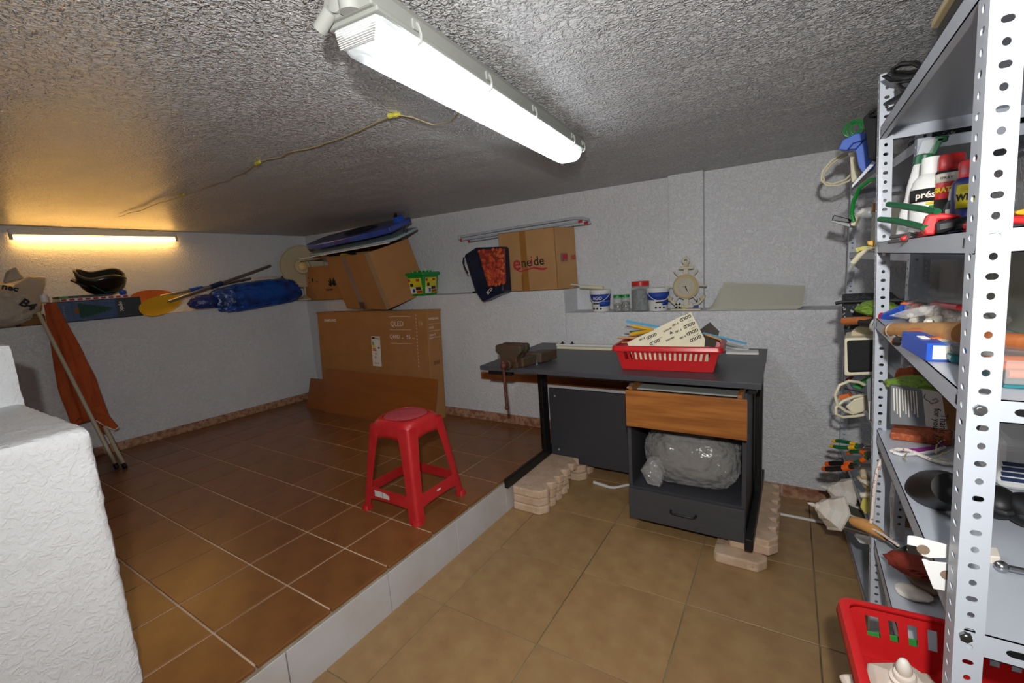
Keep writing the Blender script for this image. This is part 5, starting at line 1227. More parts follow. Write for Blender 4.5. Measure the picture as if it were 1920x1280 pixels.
# ---------------------------------------------------------------- near unit, top shelf (A1)
zt1 = ZA[0]+.001
T = thing('tool_case', 'dark case with a tan edge on top of the near shelving under the ceiling', 'case', loc=(1.75, .36, zt1))
g = G(); g.b2(1.613, 1.88, .20, .53, zt1, zt1+.060); g.put('case_body', 'black_plastic', T, world=True, bevel=.006)
g = G(); g.b2(1.606, 1.884, .195, .535, zt1+.060, zt1+.072); g.put('lid', 'clock_gold', T, world=True, bevel=.002)
T = thing('cable_coil', 'coil of thick black cable looped over the corner of the top shelf', 'cable', loc=(1.68, .85, zt1))
def wp(lst): return [at(u, v, y=y) for u, v, y in lst]
g = G(); g.tube(wp([(1745, 135, .80), (1715, 118, .86), (1690, 120, .88), (1674, 130, .89), (1676, 143, .88), (1700, 146, .86), (1735, 142, .82)]), .0058, n=8); g.put('cable_loop', 'black_rubber', T, world=True, smooth=True)
g = G(); g.tube(wp([(1740, 130, .84), (1705, 137, .88), (1672, 136, .90), (1658, 142, .91), (1672, 150, .90), (1710, 150, .87), (1745, 145, .84)]), .0055, n=8); g.put('cable_loop', 'black_rubber', T, world=True, smooth=True)
g = G(); g.tube(wp([(1735, 145, .84), (1700, 150, .87), (1684, 158, .88), (1693, 168, .87), (1725, 165, .85), (1740, 155, .84)]), .0055, n=8); g.put('cable_loop', 'black_rubber', T, world=True, smooth=True)
g = G(); g.tube(wp([(1730, 160, .85), (1690, 178, .90), (1655, 198, 1.0), (1632, 212, 1.10), (1627, 220, 1.13)]), .0050, n=8); g.put('cable_tail', 'black_rubber', T, world=True, smooth=True)
g = G(); g.tube(wp([(1720, 178, .86), (1690, 195, .92), (1660, 208, 1.0), (1632, 218, 1.1)]), .0045, n=8); g.put('cable_tail', 'black_rubber', T, world=True, smooth=True)
# far unit, top shelf
T = thing('mesh_bag', 'black mesh bag hanging over the front of the far top shelf', 'bag', loc=at(1632, 260, y=1.14))
pl = [(1616, 219), (1632, 210), (1652, 212), (1648, 300), (1628, 300), (1624, 262)]
f_ = [at(u, v, y=1.10) for u, v in pl]; b_ = [p+Vector((.03, .10, 0)) for p in f_]; g = G(); g._add(f_+b_, [tuple(range(6)), tuple(range(6, 12))[::-1]]+[(i, 6+i, 6+(i+1) % 6, (i+1) % 6) for i in range(6)]); bmesh.ops.recalc_face_normals(g.bm, faces=g.bm.faces); g.put('bag_body', 'black_cloth', T, world=True, bevel=.008)
pz = lb(.06, -1.0, 1.456)
g = G(mB); g.b2(.03, .27, -1.05, -.88, 1.457, 1.49); o = one(g, 'dark_tray', 'speckled_black', 'black speckled flat tray lying on the far top shelf', 'tray')
T = thing('dustpan', 'blue plastic dustpan hanging over the far top shelf', 'dustpan', loc=at(1605, 275, y=1.35))
def slab(T, pts_, y, dv_, mt, nm, bev=.003, one_=None):
    f_ = [at(p[0], p[1], y=(p[2] if len(p) > 2 else y)) for p in pts_]; k = len(f_); dv_ = Vector(dv_); b_ = [p+dv_ for p in f_]
    g = G(); g._add(f_+b_, [tuple(range(k)), tuple(range(k, 2*k))[::-1]]+[(i, k+i, k+(i+1) % k, (i+1) % k) for i in range(k)]); bmesh.ops.recalc_face_normals(g.bm, faces=g.bm.faces)
    if one_: return one(g, nm, mt, one_[0], one_[1], bevel=bev)
    return g.put(nm, mt, T, world=True, bevel=bev)
slab(T, [(1571, 280), (1580, 262), (1605, 250), (1624, 248), (1622, 262), (1600, 268), (1588, 282)], 1.38, (.02, .10, .01), 'blue_soft', 'pan_lip')
slab(T, [(1573, 281), (1600, 268), (1622, 262), (1604, 280)], 1.40, (.02, .08, 0), 'blue_plastic', 'pan_inside')
slab(T, [(1603, 281), (1622, 262), (1628, 300), (1634, 300), (1626, 318), (1617, 325), (1609, 312)], 1.34, (.02, .02, 0), 'blue_soft', 'pan_back')
T = thing('wire_coil', 'tangled coil of thin green wire on the far top shelf', 'wire', loc=at(1600, 245, y=1.55))
random.seed(11); 
for q in range(7):
    c = at(1597+q*2.3, 243+random.uniform(-3, 3), y=1.48); r_ = random.uniform(.022, .032); a1_ = Vector((random.uniform(.5, 1), .3, random.uniform(-.3, .3))).normalized(); a2_ = Vector((random.uniform(-.2, .2), .3, 1)).normalized()
    g = G(); g.tube([c+(a1_*math.cos(2*PI*i/16)+a2_*math.sin(2*PI*i/16))*r_ for i in range(16)], .0016, n=5, closed=True); g.put('wire_loop', 'green_plastic', T, world=True, smooth=True)
T = thing('white_cable', 'looped white cable hanging off the far top shelf in front of the wall', 'cable', loc=at(1570, 320, y=1.7))
g = G(); g.tube(wp([(1592, 285, 1.7), (1578, 290, 1.68), (1558, 302, 1.66), (1542, 322, 1.66), (1540, 338, 1.66), (1550, 347, 1.66), (1570, 348, 1.67), (1590, 340, 1.68), (1604, 328, 1.7)]), .0042, n=8); g.put('cable_loop', 'cream_plastic', T, world=True, smooth=True)
g = G(); g.tube(wp([(1590, 290, 1.7), (1574, 296, 1.69), (1556, 310, 1.67), (1543, 328, 1.67), (1546, 341, 1.67), (1560, 345, 1.67), (1585, 337, 1.68), (1600, 322, 1.7)]), .0040, n=8); g.put('cable_loop', 'cream_plastic', T, world=True, smooth=True)
slab(T, [(1592, 288), (1602, 284), (1606, 318), (1613, 322), (1606, 338), (1596, 344), (1594, 330)], 1.62, (.03, .04, 0), 'cream_plastic', 'plug_bundle', .006)
T = thing('loose_shelf_board', 'loose grey shelf board leaning diagonally under the far top shelf', 'board', loc=at(1620, 320, y=1.3))
slab(T, [(1597, 353), (1597, 347), (1646, 291), (1648, 300)], 1.20, (.0, .006, .0), 'white_paint', 'lip', .001)
# ---------------------------------------------------------------- near unit, second shelf (A2)
z2 = ZA[1]+.0012
def xat(u, y): return at(u, 470, y=y).x
c = (xat(1707, .85)+.0, .85, z2)
T = bottle('spray_bottle', 'white spray bottle with a green trigger head on the second shelf', (c[0]-.004, .85, z2), [(.024, 0), (.026, .004), (.026, .06), (.023, .085), (.0215, .09), (.022, .12), (.0175, .165), (.014, .172)], 'white_plastic', rot=(0, .10, 0), sy_=.8)
g = G(); g.lathe([(.0185, .168), (.0185, .186), (.013, .190)], n=20); g.put('collar', 'green_dark', T, smooth=True)
g = G(); g.hexa((-.016, -.010, .188), (.026, 0, 0), (0, .020, 0), (.006, 0, .034)); g.put('spray_head', 'clear_plastic', T, bevel=.003); g = G(); g.hexa((.004, -.009, .186), (.012, 0, 0), (0, .018, 0), (.012, 0, .036)); g.hexa((.012, -.009, .214), (.022, 0, 0), (0, .018, 0), (0, 0, .012)); g.put('trigger', 'green_dark', T, bevel=.002, merge=False)
c = (xat(1735, .76), .76, z2)
T = bottle('shampoo_bottle', 'white bottle with a black and green label between spray bottle and red can', c, [(.029, 0), (.031, .004), (.031, .105), (.028, .120), (.019, .132), (.0165, .134), (.016, .165), (.0150, .168), (0, .168)], 'white_plastic')
band(T, .0316, .075, .102, 'ink_black'); band(T, .0317, .068, .074, 'ink_yellow', a0=-PI*.6, a1=-PI*.35); band(T, .0317, .034, .066, 'green_grass' if 0 else 'ink_green', a0=-PI*.55, a1=-PI*.3)
textcyl(T, 'présa', .0318, .083, -PI*.58, .019, 'ink_white', bold=.0004)
c = (xat(1772, .72), .72, z2)
T = bottle('spray_can', 'red and white spray can with a red cap and yellow print, GRATIS 25', c, [(.021, 0), (.0225, .004), (.0225, .125), (.020, .132), (.0175, .138)], 'red_plastic', cat='can')
g = G(); g.lathe([(.0205, .134), (.0205, .160), (.0185, .163), (0, .163)], n=24); g.put('cap', 'red_plastic', T, smooth=True)
band(T, .0228, .108, .126, 'ink_white'); band(T, .0229, .126, .131, 'ink_black'); band(T, .0228, .0, .075, 'ink_black', a0=-PI, a1=-PI*.2)
textcyl(T, 'GRATIS 25%', .0232, .088, -PI*.53, .014, 'ink_yellow', bold=.0006, sx=.85); textcyl(T, 'SPRAY', .0231, .114, -PI*.65, .007, 'ink_black')
c = (xat(1776, .62), .62, z2)
T = bottle('glue_tube', 'small black and white glue tube standing before the spray can', c, [(.010, 0), (.010, .05), (.004, .066), (.003, .085), (0, .086)], 'black_plastic', cat='tube'); band(T, .0103, .008, .048, 'ink_white', a0=-PI*.8, a1=-PI*.3); g = G(); g.lathe([(.0045, .064), (.0035, .086), (0, .087)], n=14); g.put('nozzle', 'white_plastic', T, smooth=True)
c = (xat(1812, .60), .60, z2)
T = thing('oil_can', 'dark blue oil can with a yellow shield and red cap on the second shelf', 'can', loc=c)
g = G(); g.lathe([(.026, 0), (.027, .003), (.027, .092), (.022, .100), (.018, .102)], n=28); g.put('can_body', 'blue_print', T, smooth=True)
mat('wd_blue', '#101c5c', .35); T.children[0].data.materials[0] = MATS['wd_blue']
g = G(); g.lathe([(.0195, .100), (.0195, .128), (.017, .131), (0, .131)], n=24); g.put('cap', 'red_plastic', T, smooth=True)
band(T, .0275, .046, .088, 'ink_yellow', 'yellow_shield', a0=-PI*.82, a1=-PI*.30); textcyl(T, 'WD-40', .0279, .060, -PI*.56, .016, 'ink_black', bold=.0008, sx=.85)
# clippers
T = thing('pruning_loppers', 'pruning tool with two green handles and red grip on the second shelf', 'pruner', loc=at(1730, 435, y=.5))
for (a, b, c_, d_) in (((1666, 383, .66), (1690, 386, .60), (1725, 391, .53), (1758, 397, .46)), ((1650, 411, .64), (1680, 414, .58), (1712, 421, .52), (1735, 427, .46))):
    g = G(); g.tube(wp([a, b, c_, d_]), [.0055, .006, .006, .0055], n=10); g.put('green_handle', 'green_dark', T, world=True, smooth=True)
slab(T, [(1729, 428), (1740, 402), (1765, 399), (1800, 402), (1806, 408), (1760, 412), (1753, 440), (1735, 440)], .46, (0, .02, 0), 'red_plastic', 'red_grip', .004)
slab(T, [(1754, 416), (1828, 402), (1830, 422), (1756, 438)], .45, (0, .02, 0), 'black_plastic', 'black_grip', .005)
pliers('pliers', 'black and red pliers lying before the pruning tool on the second shelf', at(1822, 430, y=.42), at(1664, 450, y=.66), (0, .012, .012), 'black_plastic', 'red_plastic', r=.0065)
slab(None, [(1687, 445), (1700, 440), (1722, 433), (1726, 440), (1712, 447), (1692, 452)], .58, (0, .012, 0), 'red_plastic', 'red_clamp', .003, ('small lobed red plastic clamp at the shelf edge under the white bottle', 'clamp'))
rod((1.70, .93, z2+.0), (1.70, .93, z2+.085), .0035, 'blue_plastic', 'blue_pencil', 'thin blue handle standing behind the white spray bottle', 'stick')
rod((1.72, .80, z2), (1.722, .80, z2+.07), .003, 'red_plastic', 'red_marker', 'thin red stick between the two white bottles', 'stick')
# ---------------------------------------------------------------- far unit, second shelf (B2)
T = thing('clear_bin', 'clear plastic bin of odds and ends at the front of the far second shelf', 'bin', loc=lb(.05, -.9, 1.162))
g = G(mB); x0, x1, y0, y1, za, zb3, t = -.012, .16, -1.02, -.62, 1.1615, 1.295, .002
g.b2(x0, x1, y0, y1, za, za+t); g.b2(x0, x0+t, y0, y1, za, zb3); g.b2(x1-t, x1, y0, y1, za, zb3); g.b2(x0, x1, y0, y0+t, za, zb3); g.b2(x0, x1, y1-t, y1, za, zb3)
mat('bin_milky', '#b9b9a6', .35, alpha=.75); g.put('bin_body', 'bin_milky', T, world=True, merge=False)
g = G(); g.tube(wp([(1648, 335, 1.25), (1630, 338, 1.3), (1612, 352, 1.35), (1600, 378, 1.4), (1597, 400, 1.42), (1601, 415, 1.42)]), .0062, n=10); one(g, 'green_hose', 'green_plastic', 'bent bright green hose rising from the clear bin', 'hose', smooth=True)
T = thing('black_brush', 'flat black handled tool sticking out left of the clear bin', 'tool', loc=at(1580, 412, y=1.6))
slab(T, [(1562, 404), (1566, 403), (1597, 411), (1596, 418), (1560, 414)], 1.60, (.0, .03, 0), 'black_plastic', 'handle', .003); slab(T, [(1556, 415), (1561, 413), (1606, 421), (1602, 428)], 1.58, (.0, .02, 0), 'grey_plastic', 'blade', .001)
slab(None, [(1594, 422), (1606, 400), (1618, 390), (1622, 394), (1610, 406), (1602, 424)], 1.45, (.01, .02, 0), 'cream_plastic', 'cream_clip', .002, ('curved cream plastic strip leaning in the clear bin', 'strip'))
g = G(); g.ball(at(1630, 398, y=1.3), .030, (1.3, 1, .6)); one(g, 'clear_ball', 'clear_plastic', 'round clear plastic cover lying in the clear bin', 'cover', smooth=True)
slab(None, [(1636, 380), (1648, 382), (1647, 398), (1634, 396)], 1.22, (.01, .05, 0), 'cardboard', 'wooden_block', .002, ('small brown block above the clear bin', 'block'))
slab(None, [(1625, 452), (1645, 448), (1645, 462), (1627, 460)], 1.16, (.01, .03, 0), 'yellow_plastic', 'yellow_block', .003, ('yellow plastic piece in front of the clear bin', 'piece'))
slab(None, [(1603, 465), (1622, 461), (1640, 462), (1640, 468), (1612, 470), (1606, 474)], 1.17, (.01, .03, 0), 'yellow_card', 'lime_strip', .002, ('pale lime plastic strip on the front of the far second shelf', 'strip'))
T = thing('white_hook', 'white bent bracket hanging below the front of the far second shelf', 'bracket', loc=at(1610, 485, y=1.2)); g = G(); g.tube(wp([(1643, 464, 1.16), (1625, 468, 1.17), (1612, 478, 1.18), (1600, 492, 1.19), (1593, 501, 1.2)]), [.004, .006, .008, .008, .005], n=10); g.put('hook_body', 'cream_plastic', T, world=True, smooth=True)
g = G(); g.tube(wp([(1599, 493, 1.19), (1592, 506, 1.195)]), [.0085, .006], n=10); g.put('rubber_tip', 'grey_plastic', T, world=True, smooth=True)
# clear storage panels in the gap
for k, (x_, yy) in enumerate(((1.80, .62), (1.84, .5), (1.875, .56))):
    g = G(); g.b2(x_, x_+.003, yy-.16, yy+.30, ZA[2]+.002, ZA[2]+.165); one(g, 'clear_panel_box', 'clear_sheet', ['tall clear plastic sheet standing on the third shelf, nearest the front', 'tall clear plastic sheet standing on the third shelf, in the middle', 'tall clear plastic sheet standing on the third shelf, nearest the wall'][k], 'sheet')
# ---------------------------------------------------------------- near unit, third shelf (A3)
z3 = ZA[2]+.0012
def cyl2(name, lab, cat, a, b, r, mt, r2=None, n=20): g = G(); g.cyl(a, b, r, r2, n=n); return one(g, name, mt, lab, cat, smooth=True)
T = thing('foam_bag', 'clear bag of white foam chips on the third shelf', 'bag', loc=(1.71, .80, z3))
g = crumple('b', None, (1.715, .80, z3+.036), (.15, .34, .062), seed=31, amp=.13, freq=3, sub=4, flat=.95); g.put('film', 'clear_film', T, world=True, smooth=True)
g = G(); random.seed(3)
for k in range(110): g.ball((1.70+random.gauss(0, .022), .74+random.gauss(0, .05), z3+.012+abs(random.gauss(0, .014))), random.uniform(.006, .010), n=6, k=4)
o = g.put('foam_chips', 'foam_bits', T, world=True, smooth=True); o['kind'] = 'stuff'
slab(T, [(1665, 592), (1690, 583), (1720, 577), (1755, 572), (1740, 590), (1700, 598)], .62, (.02, .06, -.002), 'clear_film', 'bag_end', .002)
T = thing('wooden_mallet', 'thick pale wooden mallet handle with a metal ring on the third shelf', 'handle', loc=at(1710, 620, y=.6))
g = G(); a, b = at(1672, 619, y=.78), at(1815, 627, y=.40); g.cyl(a, b, .0175, .021, n=20); g.put('wood_handle', 'raw_wood', T, world=True, smooth=True)
g = G(); d = (b-a).normalized(); g.cyl(a+d*.020, a+d*.028, .0190, n=20); g.put('metal_ring', 'zinc', T, world=True, smooth=True)
cyl2('wooden_baton', 'long orange wooden handle in front of the pale mallet handle', 'baton', at(1714, 626, y=.56), at(1975, 646, y=.30), .0125, 'orange_wood', .0125)
T = thing('taped_tool', 'tool with black taped grip and wooden end on the third shelf', 'tool', loc=at(1700, 640, y=.6))
a, b = at(1684, 640, y=.66), at(1716, 645, y=.58); g = G(); g.cyl(a, b, .011, n=14); g.put('taped_grip', 'black_plastic', T, world=True, smooth=True); g = G(); d = (b-a).normalized(); g.cyl(a-d*.012, a+d*.004, .010, n=14); g.put('wood_end', 'raw_wood', T, world=True, smooth=True)
g = G(); g.tube([b, b+d*.04, at(1772, 643, y=.46)], [.006, .006, .005], n=8); g.put('red_shaft', 'red_plastic', T, world=True, smooth=True)
T = thing('blue_carton', 'small blue carton with orange tool picture at the front of the third shelf', 'carton', loc=at(1748, 690, y=.42))
o0 = Vector((1.604, .40, z3)); ca_, sa_ = math.cos(.35), math.sin(.35)
bo = at(1735, 690, y=.39); bo.z = z3; e1 = Vector((.050, .004, 0)); e2 = Vector((-.012, .135, 0)); e3 = Vector((0, 0, .030))
g = G(); g.hexa(bo, e1, e2, e3); g.put('carton_body', 'blue_plastic', T, world=True, bevel=.001)
onface(bo, e1, e3, .15, .78, .12, .88, Vector((0, -1, 0)), 'ink_white', 'blank_label', T); 
onface(bo+e3, e1, e2, .35, .92, .32, .42, Vector((0, 0, 1)), 'ink_orange', 'printed_knife', T); onface(bo+e3, e1, e2, .45, .85, .12, .26, Vector((0, 0, 1)), 'sand_paper_back', 'printed_blade', T)
for k in range(4): onface(bo+e3, e1, e2, .08, .30, .30+.06*k, .33+.06*k, Vector((0, 0, 1)), 'ink_white', 'printed_line', T)
T = thing('teal_cutter', 'teal and clear plastic cutter beside the blue carton on the third shelf', 'tool', loc=at(1800, 680, y=.36))
slab(T, [(1783, 668), (1840, 672), (1840, 684), (1783, 680)], .36, (.0, .05, 0), 'teal_plastic', 'teal_body', .003); slab(T, [(1776, 645), (1800, 642), (1812, 655), (1812, 668), (1780, 664)], .37, (0, .05, 0), 'clear_plastic', 'clear_cover', .004); slab(T, [(1785, 650), (1805, 648), (1810, 664), (1787, 662)], .375, (0, .03, 0), 'black_plastic', 'dark_roller', .003)
slab(None, [(1782, 684), (1850, 690), (1850, 706), (1812, 700)], .38, (0, .04, 0), 'grey_plastic', 'spare_saw', .002, ('flat dark grey blade under the teal cutter', 'blade'))
T = thing('yellow_card', 'yellow printed card hanging over the corner of the third shelf', 'card', loc=at(1665, 620, y=.98))
slab(T, [(1652, 605), (1662, 602), (1684, 640), (1680, 646), (1652, 625)], .985, (.006, .004, 0), 'yellow_card', 'card_sheet', .0005)
rod(at(1676, 634, y=.86), at(1679, 646, y=.86), .004, 'blue_plastic', 'blue_yellow_fuse', 'tiny blue and yellow fuse beside the yellow card', 'fuse')
T = thing('utility_knife', 'orange and black utility knife at the back of the third shelf', 'knife', loc=at(1715, 575, y=.95))
slab(T, [(1690, 568), (1698, 566), (1738, 572), (1742, 578), (1700, 583), (1689, 578)], .95, (.0, .02, 0), 'orange_plastic', 'knife_body', .004); slab(T, [(1690, 565), (1712, 563), (1742, 569), (1738, 572), (1697, 567)], .96, (.0, .02, 0), 'black_plastic', 'black_spine', .002)
g = G(); c = at(1705, 574, y=.949); g.cyl(c, c+Vector((0, -.002, 0)), .005, n=12); g.put('thumb_wheel', 'black_plastic', T, world=True)
T = thing('screwdriver', 'blue and red screwdriver handle behind the foam bag', 'screwdriver', loc=at(1670, 590, y=.95))
g = G(); g.tube(wp([(1656, 594, .97), (1664, 592, .96), (1680, 586, .93), (1694, 578, .90)]), [.009, .012, .013, .011], n=12); g.put('blue_handle', 'blue_plastic', T, world=True, smooth=True); g = G(); g.tube(wp([(1650, 597, .98), (1656, 593, .97)]), [.006, .012], n=12); g.put('red_end', 'red_plastic', T, world=True, smooth=True)
rod(at(1750, 570, y=.8), at(1800, 576, y=.6), .006, 'red_plastic', 'red_rod', 'thin red handle behind the foam bag on the third shelf', 'handle')
T = thing('black_plunger', 'black conical rubber tool pointing off the corner of the third shelf', 'tool', loc=at(1635, 605, y=1.05))
g = G(); g.tube(wp([(1613, 604, 1.10), (1620, 605, 1.08), (1636, 605, 1.05), (1650, 609, 1.03)]), [.008, .008, .014, .022], n=16); g.put('cone', 'black_rubber', T, world=True, smooth=True); g = G(); g.tube(wp([(1645, 608, 1.04), (1652, 611, 1.03)]), [.024, .024], n=16); g.put('grey_ring', 'grey_plastic', T, world=True, smooth=True)
# ---------------------------------------------------------------- far unit, third shelf (B3)
T = thing('speckled_roll', 'black and white speckled roll across the far third shelf', 'roll', loc=lb(.0, -.6, .802))
slab(T, [(1580, 566), (1692, 562), (1692, 596), (1580, 602)], 1.30, (.02, .35, 0), 'speckled_black', 'roll_body', .006)
g = G(); g.tube(wp([(1566, 569, 1.28), (1580, 566, 1.28), (1640, 564, 1.26), (1700, 563, 1.2)]), .006, n=8); g.put('edge_rod', 'black_plastic', T, world=True, smooth=True)
g = crumple('b', None, at(1645, 578, y=1.15), (.10, .12, .045), seed=6, amp=.2, freq=5, sub=3); one(g, 'green_brush', 'green_grass', 'tufted green scouring brush head on the speckled roll', 'brush')
cyl2('orange_file_handle', 'orange wooden handle sticking out over the far third shelf', 'handle', at(1583, 602, y=1.26), at(1650, 599, y=1.12), .0125, 'orange_wood')
slab(None, [(1582, 612), (1640, 606), (1640, 628), (1584, 630)], 1.40, (.02, .2, 0), 'speckled_black', 'speckled_slab', .003, ('second speckled black slab lying under the orange handle', 'slab'))
slab(None, [(1595, 622), (1612, 612), (1645, 614), (1645, 632), (1596, 632)], 1.32, (.02, .1, 0), 'straw', 'tan_cloth', .004, ('tan folded cloth above the black box on the far shelf', 'cloth'))
# far unit, fourth shelf: black box with pale rim
T = thing('black_box', 'black plastic box with a pale rim on the fourth far shelf', 'box', loc=lb(.0, -.75, .547))
slab(T, [(1583, 634), (1650, 632), (1650, 702), (1583, 705)], 1.262, (.03, .30, 0), 'cream_plastic', 'pale_rim', .006)
slab(T, [(1586, 637), (1650, 635), (1650, 698), (1588, 700)], 1.258, (.03, .30, 0), 'black_cloth', 'box_front', .010)
# ---------------------------------------------------------------- far unit, fifth shelf (B5) and near unit, fourth shelf (A4)
T = thing('socket_cable', 'white extension cable loops with a socket block on the far fifth shelf', 'cable', loc=at(1600, 755, y=1.5))
g = G(); g.tube(wp([(1622, 722, 1.45), (1610, 716, 1.44), (1592, 714, 1.43), (1574, 722, 1.42), (1566, 740, 1.42), (1570, 758, 1.42), (1585, 770, 1.43), (1600, 775, 1.44)]), .0055, n=8); g.put('cable_loop', 'cream_plastic', T, world=True, smooth=True)
g = G(); g.tube(wp([(1620, 740, 1.45), (1600, 744, 1.44), (1580, 752, 1.43), (1567, 764, 1.42), (1568, 776, 1.42), (1580, 782, 1.43), (1604, 780, 1.44), (1622, 777, 1.45)]), .0055, n=8); g.put('cable_loop', 'cream_plastic', T, world=True, smooth=True)
slab(T, [(1584, 762), (1600, 748), (1622, 742), (1624, 770), (1600, 778)], 1.44, (.02, .05, 0), 'cream_plastic', 'socket_block', .006)
slab(None, [(1597, 724), (1626, 705), (1642, 706), (1626, 722), (1612, 730)], 1.55, (.01, .02, 0), 'ink_green', 'green_packet', .001, ('green and yellow paper packet behind the white cables', 'packet'))
slab(None, [(1584, 712), (1592, 706), (1596, 708), (1588, 716)], 1.5, (.01, .02, 0), 'red_rag', 'red_packet', .001, ('small rust red packet at the left end of the far fifth shelf', 'packet'))
slab(None, [(1572, 742), (1590, 738), (1594, 744), (1574, 750)], 1.5, (.01, .02, 0), 'ink_orange', 'orange_packet', .001, ('small orange packet inside the white cable loop', 'packet'))
rod(at(1584, 728, y=1.42), at(1620, 737, y=1.38), .002, 'black_steel', 'thin_drill_bit', 'thin dark drill bit crossing the white cables', 'drill bit')
T = thing('grey_leaflet', 'upright grey box with white print at the left of the near fourth shelf post', 'box', loc=at(1630, 790, y=1.2))
pl_ = [(1624, 712), (1640, 706), (1643, 788), (1640, 792), (1629, 788)]; slab(T, pl_, 1.14, (.02, .06, 0), 'grey_print', 'box_front', .001)
for k in range(4): slab(T, [(1629+k*2.6, 752), (1630.2+k*2.6, 752), (1631.2+k*2.6, 786), (1630+k*2.6, 786)], 1.138, (0, .001, 0), 'ink_white', 'printed_line', 0)
slab(T, [(1636, 712), (1642, 708), (1643, 740), (1638, 745)], 1.1385, (0, .001, 0), 'yellow_card', 'printed_patch', 0)
z4 = ZA[3]+.0012
# leaflet / card pack
T = thing('printed_pack', 'grey and white printed pack lettered Thank you standing on the fourth shelf', 'pack', loc=at(1720, 800, y=.82))
Y4 = .86
slab(T, [(1671, 723), (1729, 732), (1736, 799), (1670, 795)], Y4, (0, .02, 0), 'grey_print', 'grey_leaflet', .0005)
slab(T, [(1729, 732), (1766, 739), (1776, 805), (1736, 799)], Y4, (0, .02, 0), 'card_pink', 'thank_you_card', .0005)
for k in range(9): slab(T, [(1675+k*5.2, 727+k*.8), (1677+k*5.2, 727.3+k*.8), (1678+k*5.5, 770+(k % 3)*6), (1676+k*5.5, 770+(k % 3)*6)], Y4-.001, (0, .001, 0), 'ink_white', 'printed_line', 0)
q1_ = at(1764, 775, y=Y4-.002); text(T, 'Thank you', q1_, (.0, 0, -1), (1, 0, 0), .020, 'ink_black'); text(T, 'for your order', at(1752, 765, y=Y4-.002), (0, 0, -1), (1, 0, 0), .018, 'ink_black')
rg = [at(u, v, y=Y4-.003) for u, v in ((1735, 738), (1732, 745), (1737, 750), (1742, 752), (1746, 757), (1754, 755), (1760, 752), (1755, 747), (1748, 750))]; g = G(); g.tube(rg, .0008, n=5); g.put('drawn_squiggle', 'ink_black', T, world=True)
slab(None, [(1757, 734), (1800, 770), (1800, 808), (1778, 805)], .90, (.02, .10, 0), 'cardboard', 'brown_carton', .001, ('brown carton behind the printed pack on the fourth shelf', 'carton'))
slab(None, [(1682, 706), (1712, 703), (1730, 716), (1712, 722), (1674, 718)], .98, (.02, .12, 0), 'orange_cloth', 'rust_cloth', .004, ('rust brown cloth above the grey leaflet on the fourth shelf', 'cloth'))
g = crumple('b', None, at(1722, 722, y=.93), (.13, .10, .045), seed=17, amp=.16, freq=5, sub=3); one(g, 'green_sponge', 'green_grass', 'olive green bristly pad above the printed pack', 'pad')
T = thing('sandstone_block', 'long rust coloured abrasive block lying on the fourth shelf', 'block', loc=(1.66, .80, z4))
slab(T, [(1667, 798), (1785, 810), (1786, 826), (1783, 835), (1669, 820), (1664, 812)], .80, (.012, .055, 0), 'sandstone', 'abrasive_body', .006) if 0 else None
bb = [at(1668, 822, z=z4), at(1784, 837, z=z4), at(1781, 811, z=z4+.004), at(1670, 800, z=z4+.004)]
g = G(); tp_ = [p+Vector((0, 0, .020)) for p in bb]; 
bb = [at(1668, 824, z=z4), at(1784, 838, z=z4), at(1786, 818, z=z4), at(1674, 806, z=z4)]; tp_ = [p+Vector((0, 0, .020)) for p in bb]
g._add(bb+tp_, [(0, 3, 2, 1), (4, 5, 6, 7), (0, 1, 5, 4), (1, 2, 6, 5), (2, 3, 7, 6), (3, 0, 4, 7)]); bmesh.ops.recalc_face_normals(g.bm, faces=g.bm.faces); g.put('abrasive_body', 'sandstone', T, world=True, bevel=.006, seg=3)
# rope and purple hook
zr = z4+.004
def zp(lst, z): return [at(u, v, z=z) for u, v in lst]
T = thing('rope', 'white and red speckled rope lying on the fourth shelf and hanging down by the post', 'rope', loc=at(1690, 850, z=z4))
top_ = zp([(1800, 870), (1770, 868), (1745, 861), (1720, 850), (1700, 843), (1685, 842), (1672, 845)], zr+.003)
hang = [at(1662, 850, y=.975), at(1652, 862, y=.955), at(1645, 882, y=.945), at(1641, 905, y=.94), at(1638, 935, y=.94), at(1636, 965, y=.94), at(1632, 985, y=.94)]
g = G(); g.tube(top_+hang, .0044, n=8); g.put('rope_strand', 'rope_white', T, world=True, smooth=True)
g = G(); g.tube(hang[3:]+[at(1634, 990, y=.93), at(1660, 1005, y=.85), at(1684, 1022, y=.80)], .0035, n=8); g.put('rope_end', 'rope_white', T, world=True, smooth=True)
T = thing('purple_hook', 'white and purple plastic hook lying beside the rope on the fourth shelf', 'hook', loc=at(1710, 848, z=z4))
g = G(); g.tube(zp([(1770, 834), (1750, 839), (1720, 844), (1690, 843)], zr+.002), [.004, .005, .005, .004], n=8); g.put('purple_bar', 'purple_plastic', T, world=True, smooth=True)
g = G(); g.tube(zp([(1680, 844), (1678, 849), (1690, 852), (1725, 850), (1755, 845), (1770, 838)], zr+.001), .0038, n=8); g.put('white_bar', 'white_plastic', T, world=True, smooth=True)
T = thing('string_tangle', 'loose pale string curling toward the near post on the fourth shelf', 'string', loc=at(1780, 850, z=z4))
for l in ([(1755, 850), (1756, 835), (1765, 826), (1800, 820)], [(1745, 862), (1775, 848), (1800, 836)], [(1768, 848), (1762, 858), (1772, 862), (1790, 855)], [(1700, 850), (1694, 858), (1700, 862)]):
    g = G(); g.tube(zp(l, zr+.012), .0016, n=5); g.put('string_piece', 'straw', T, world=True, smooth=True)
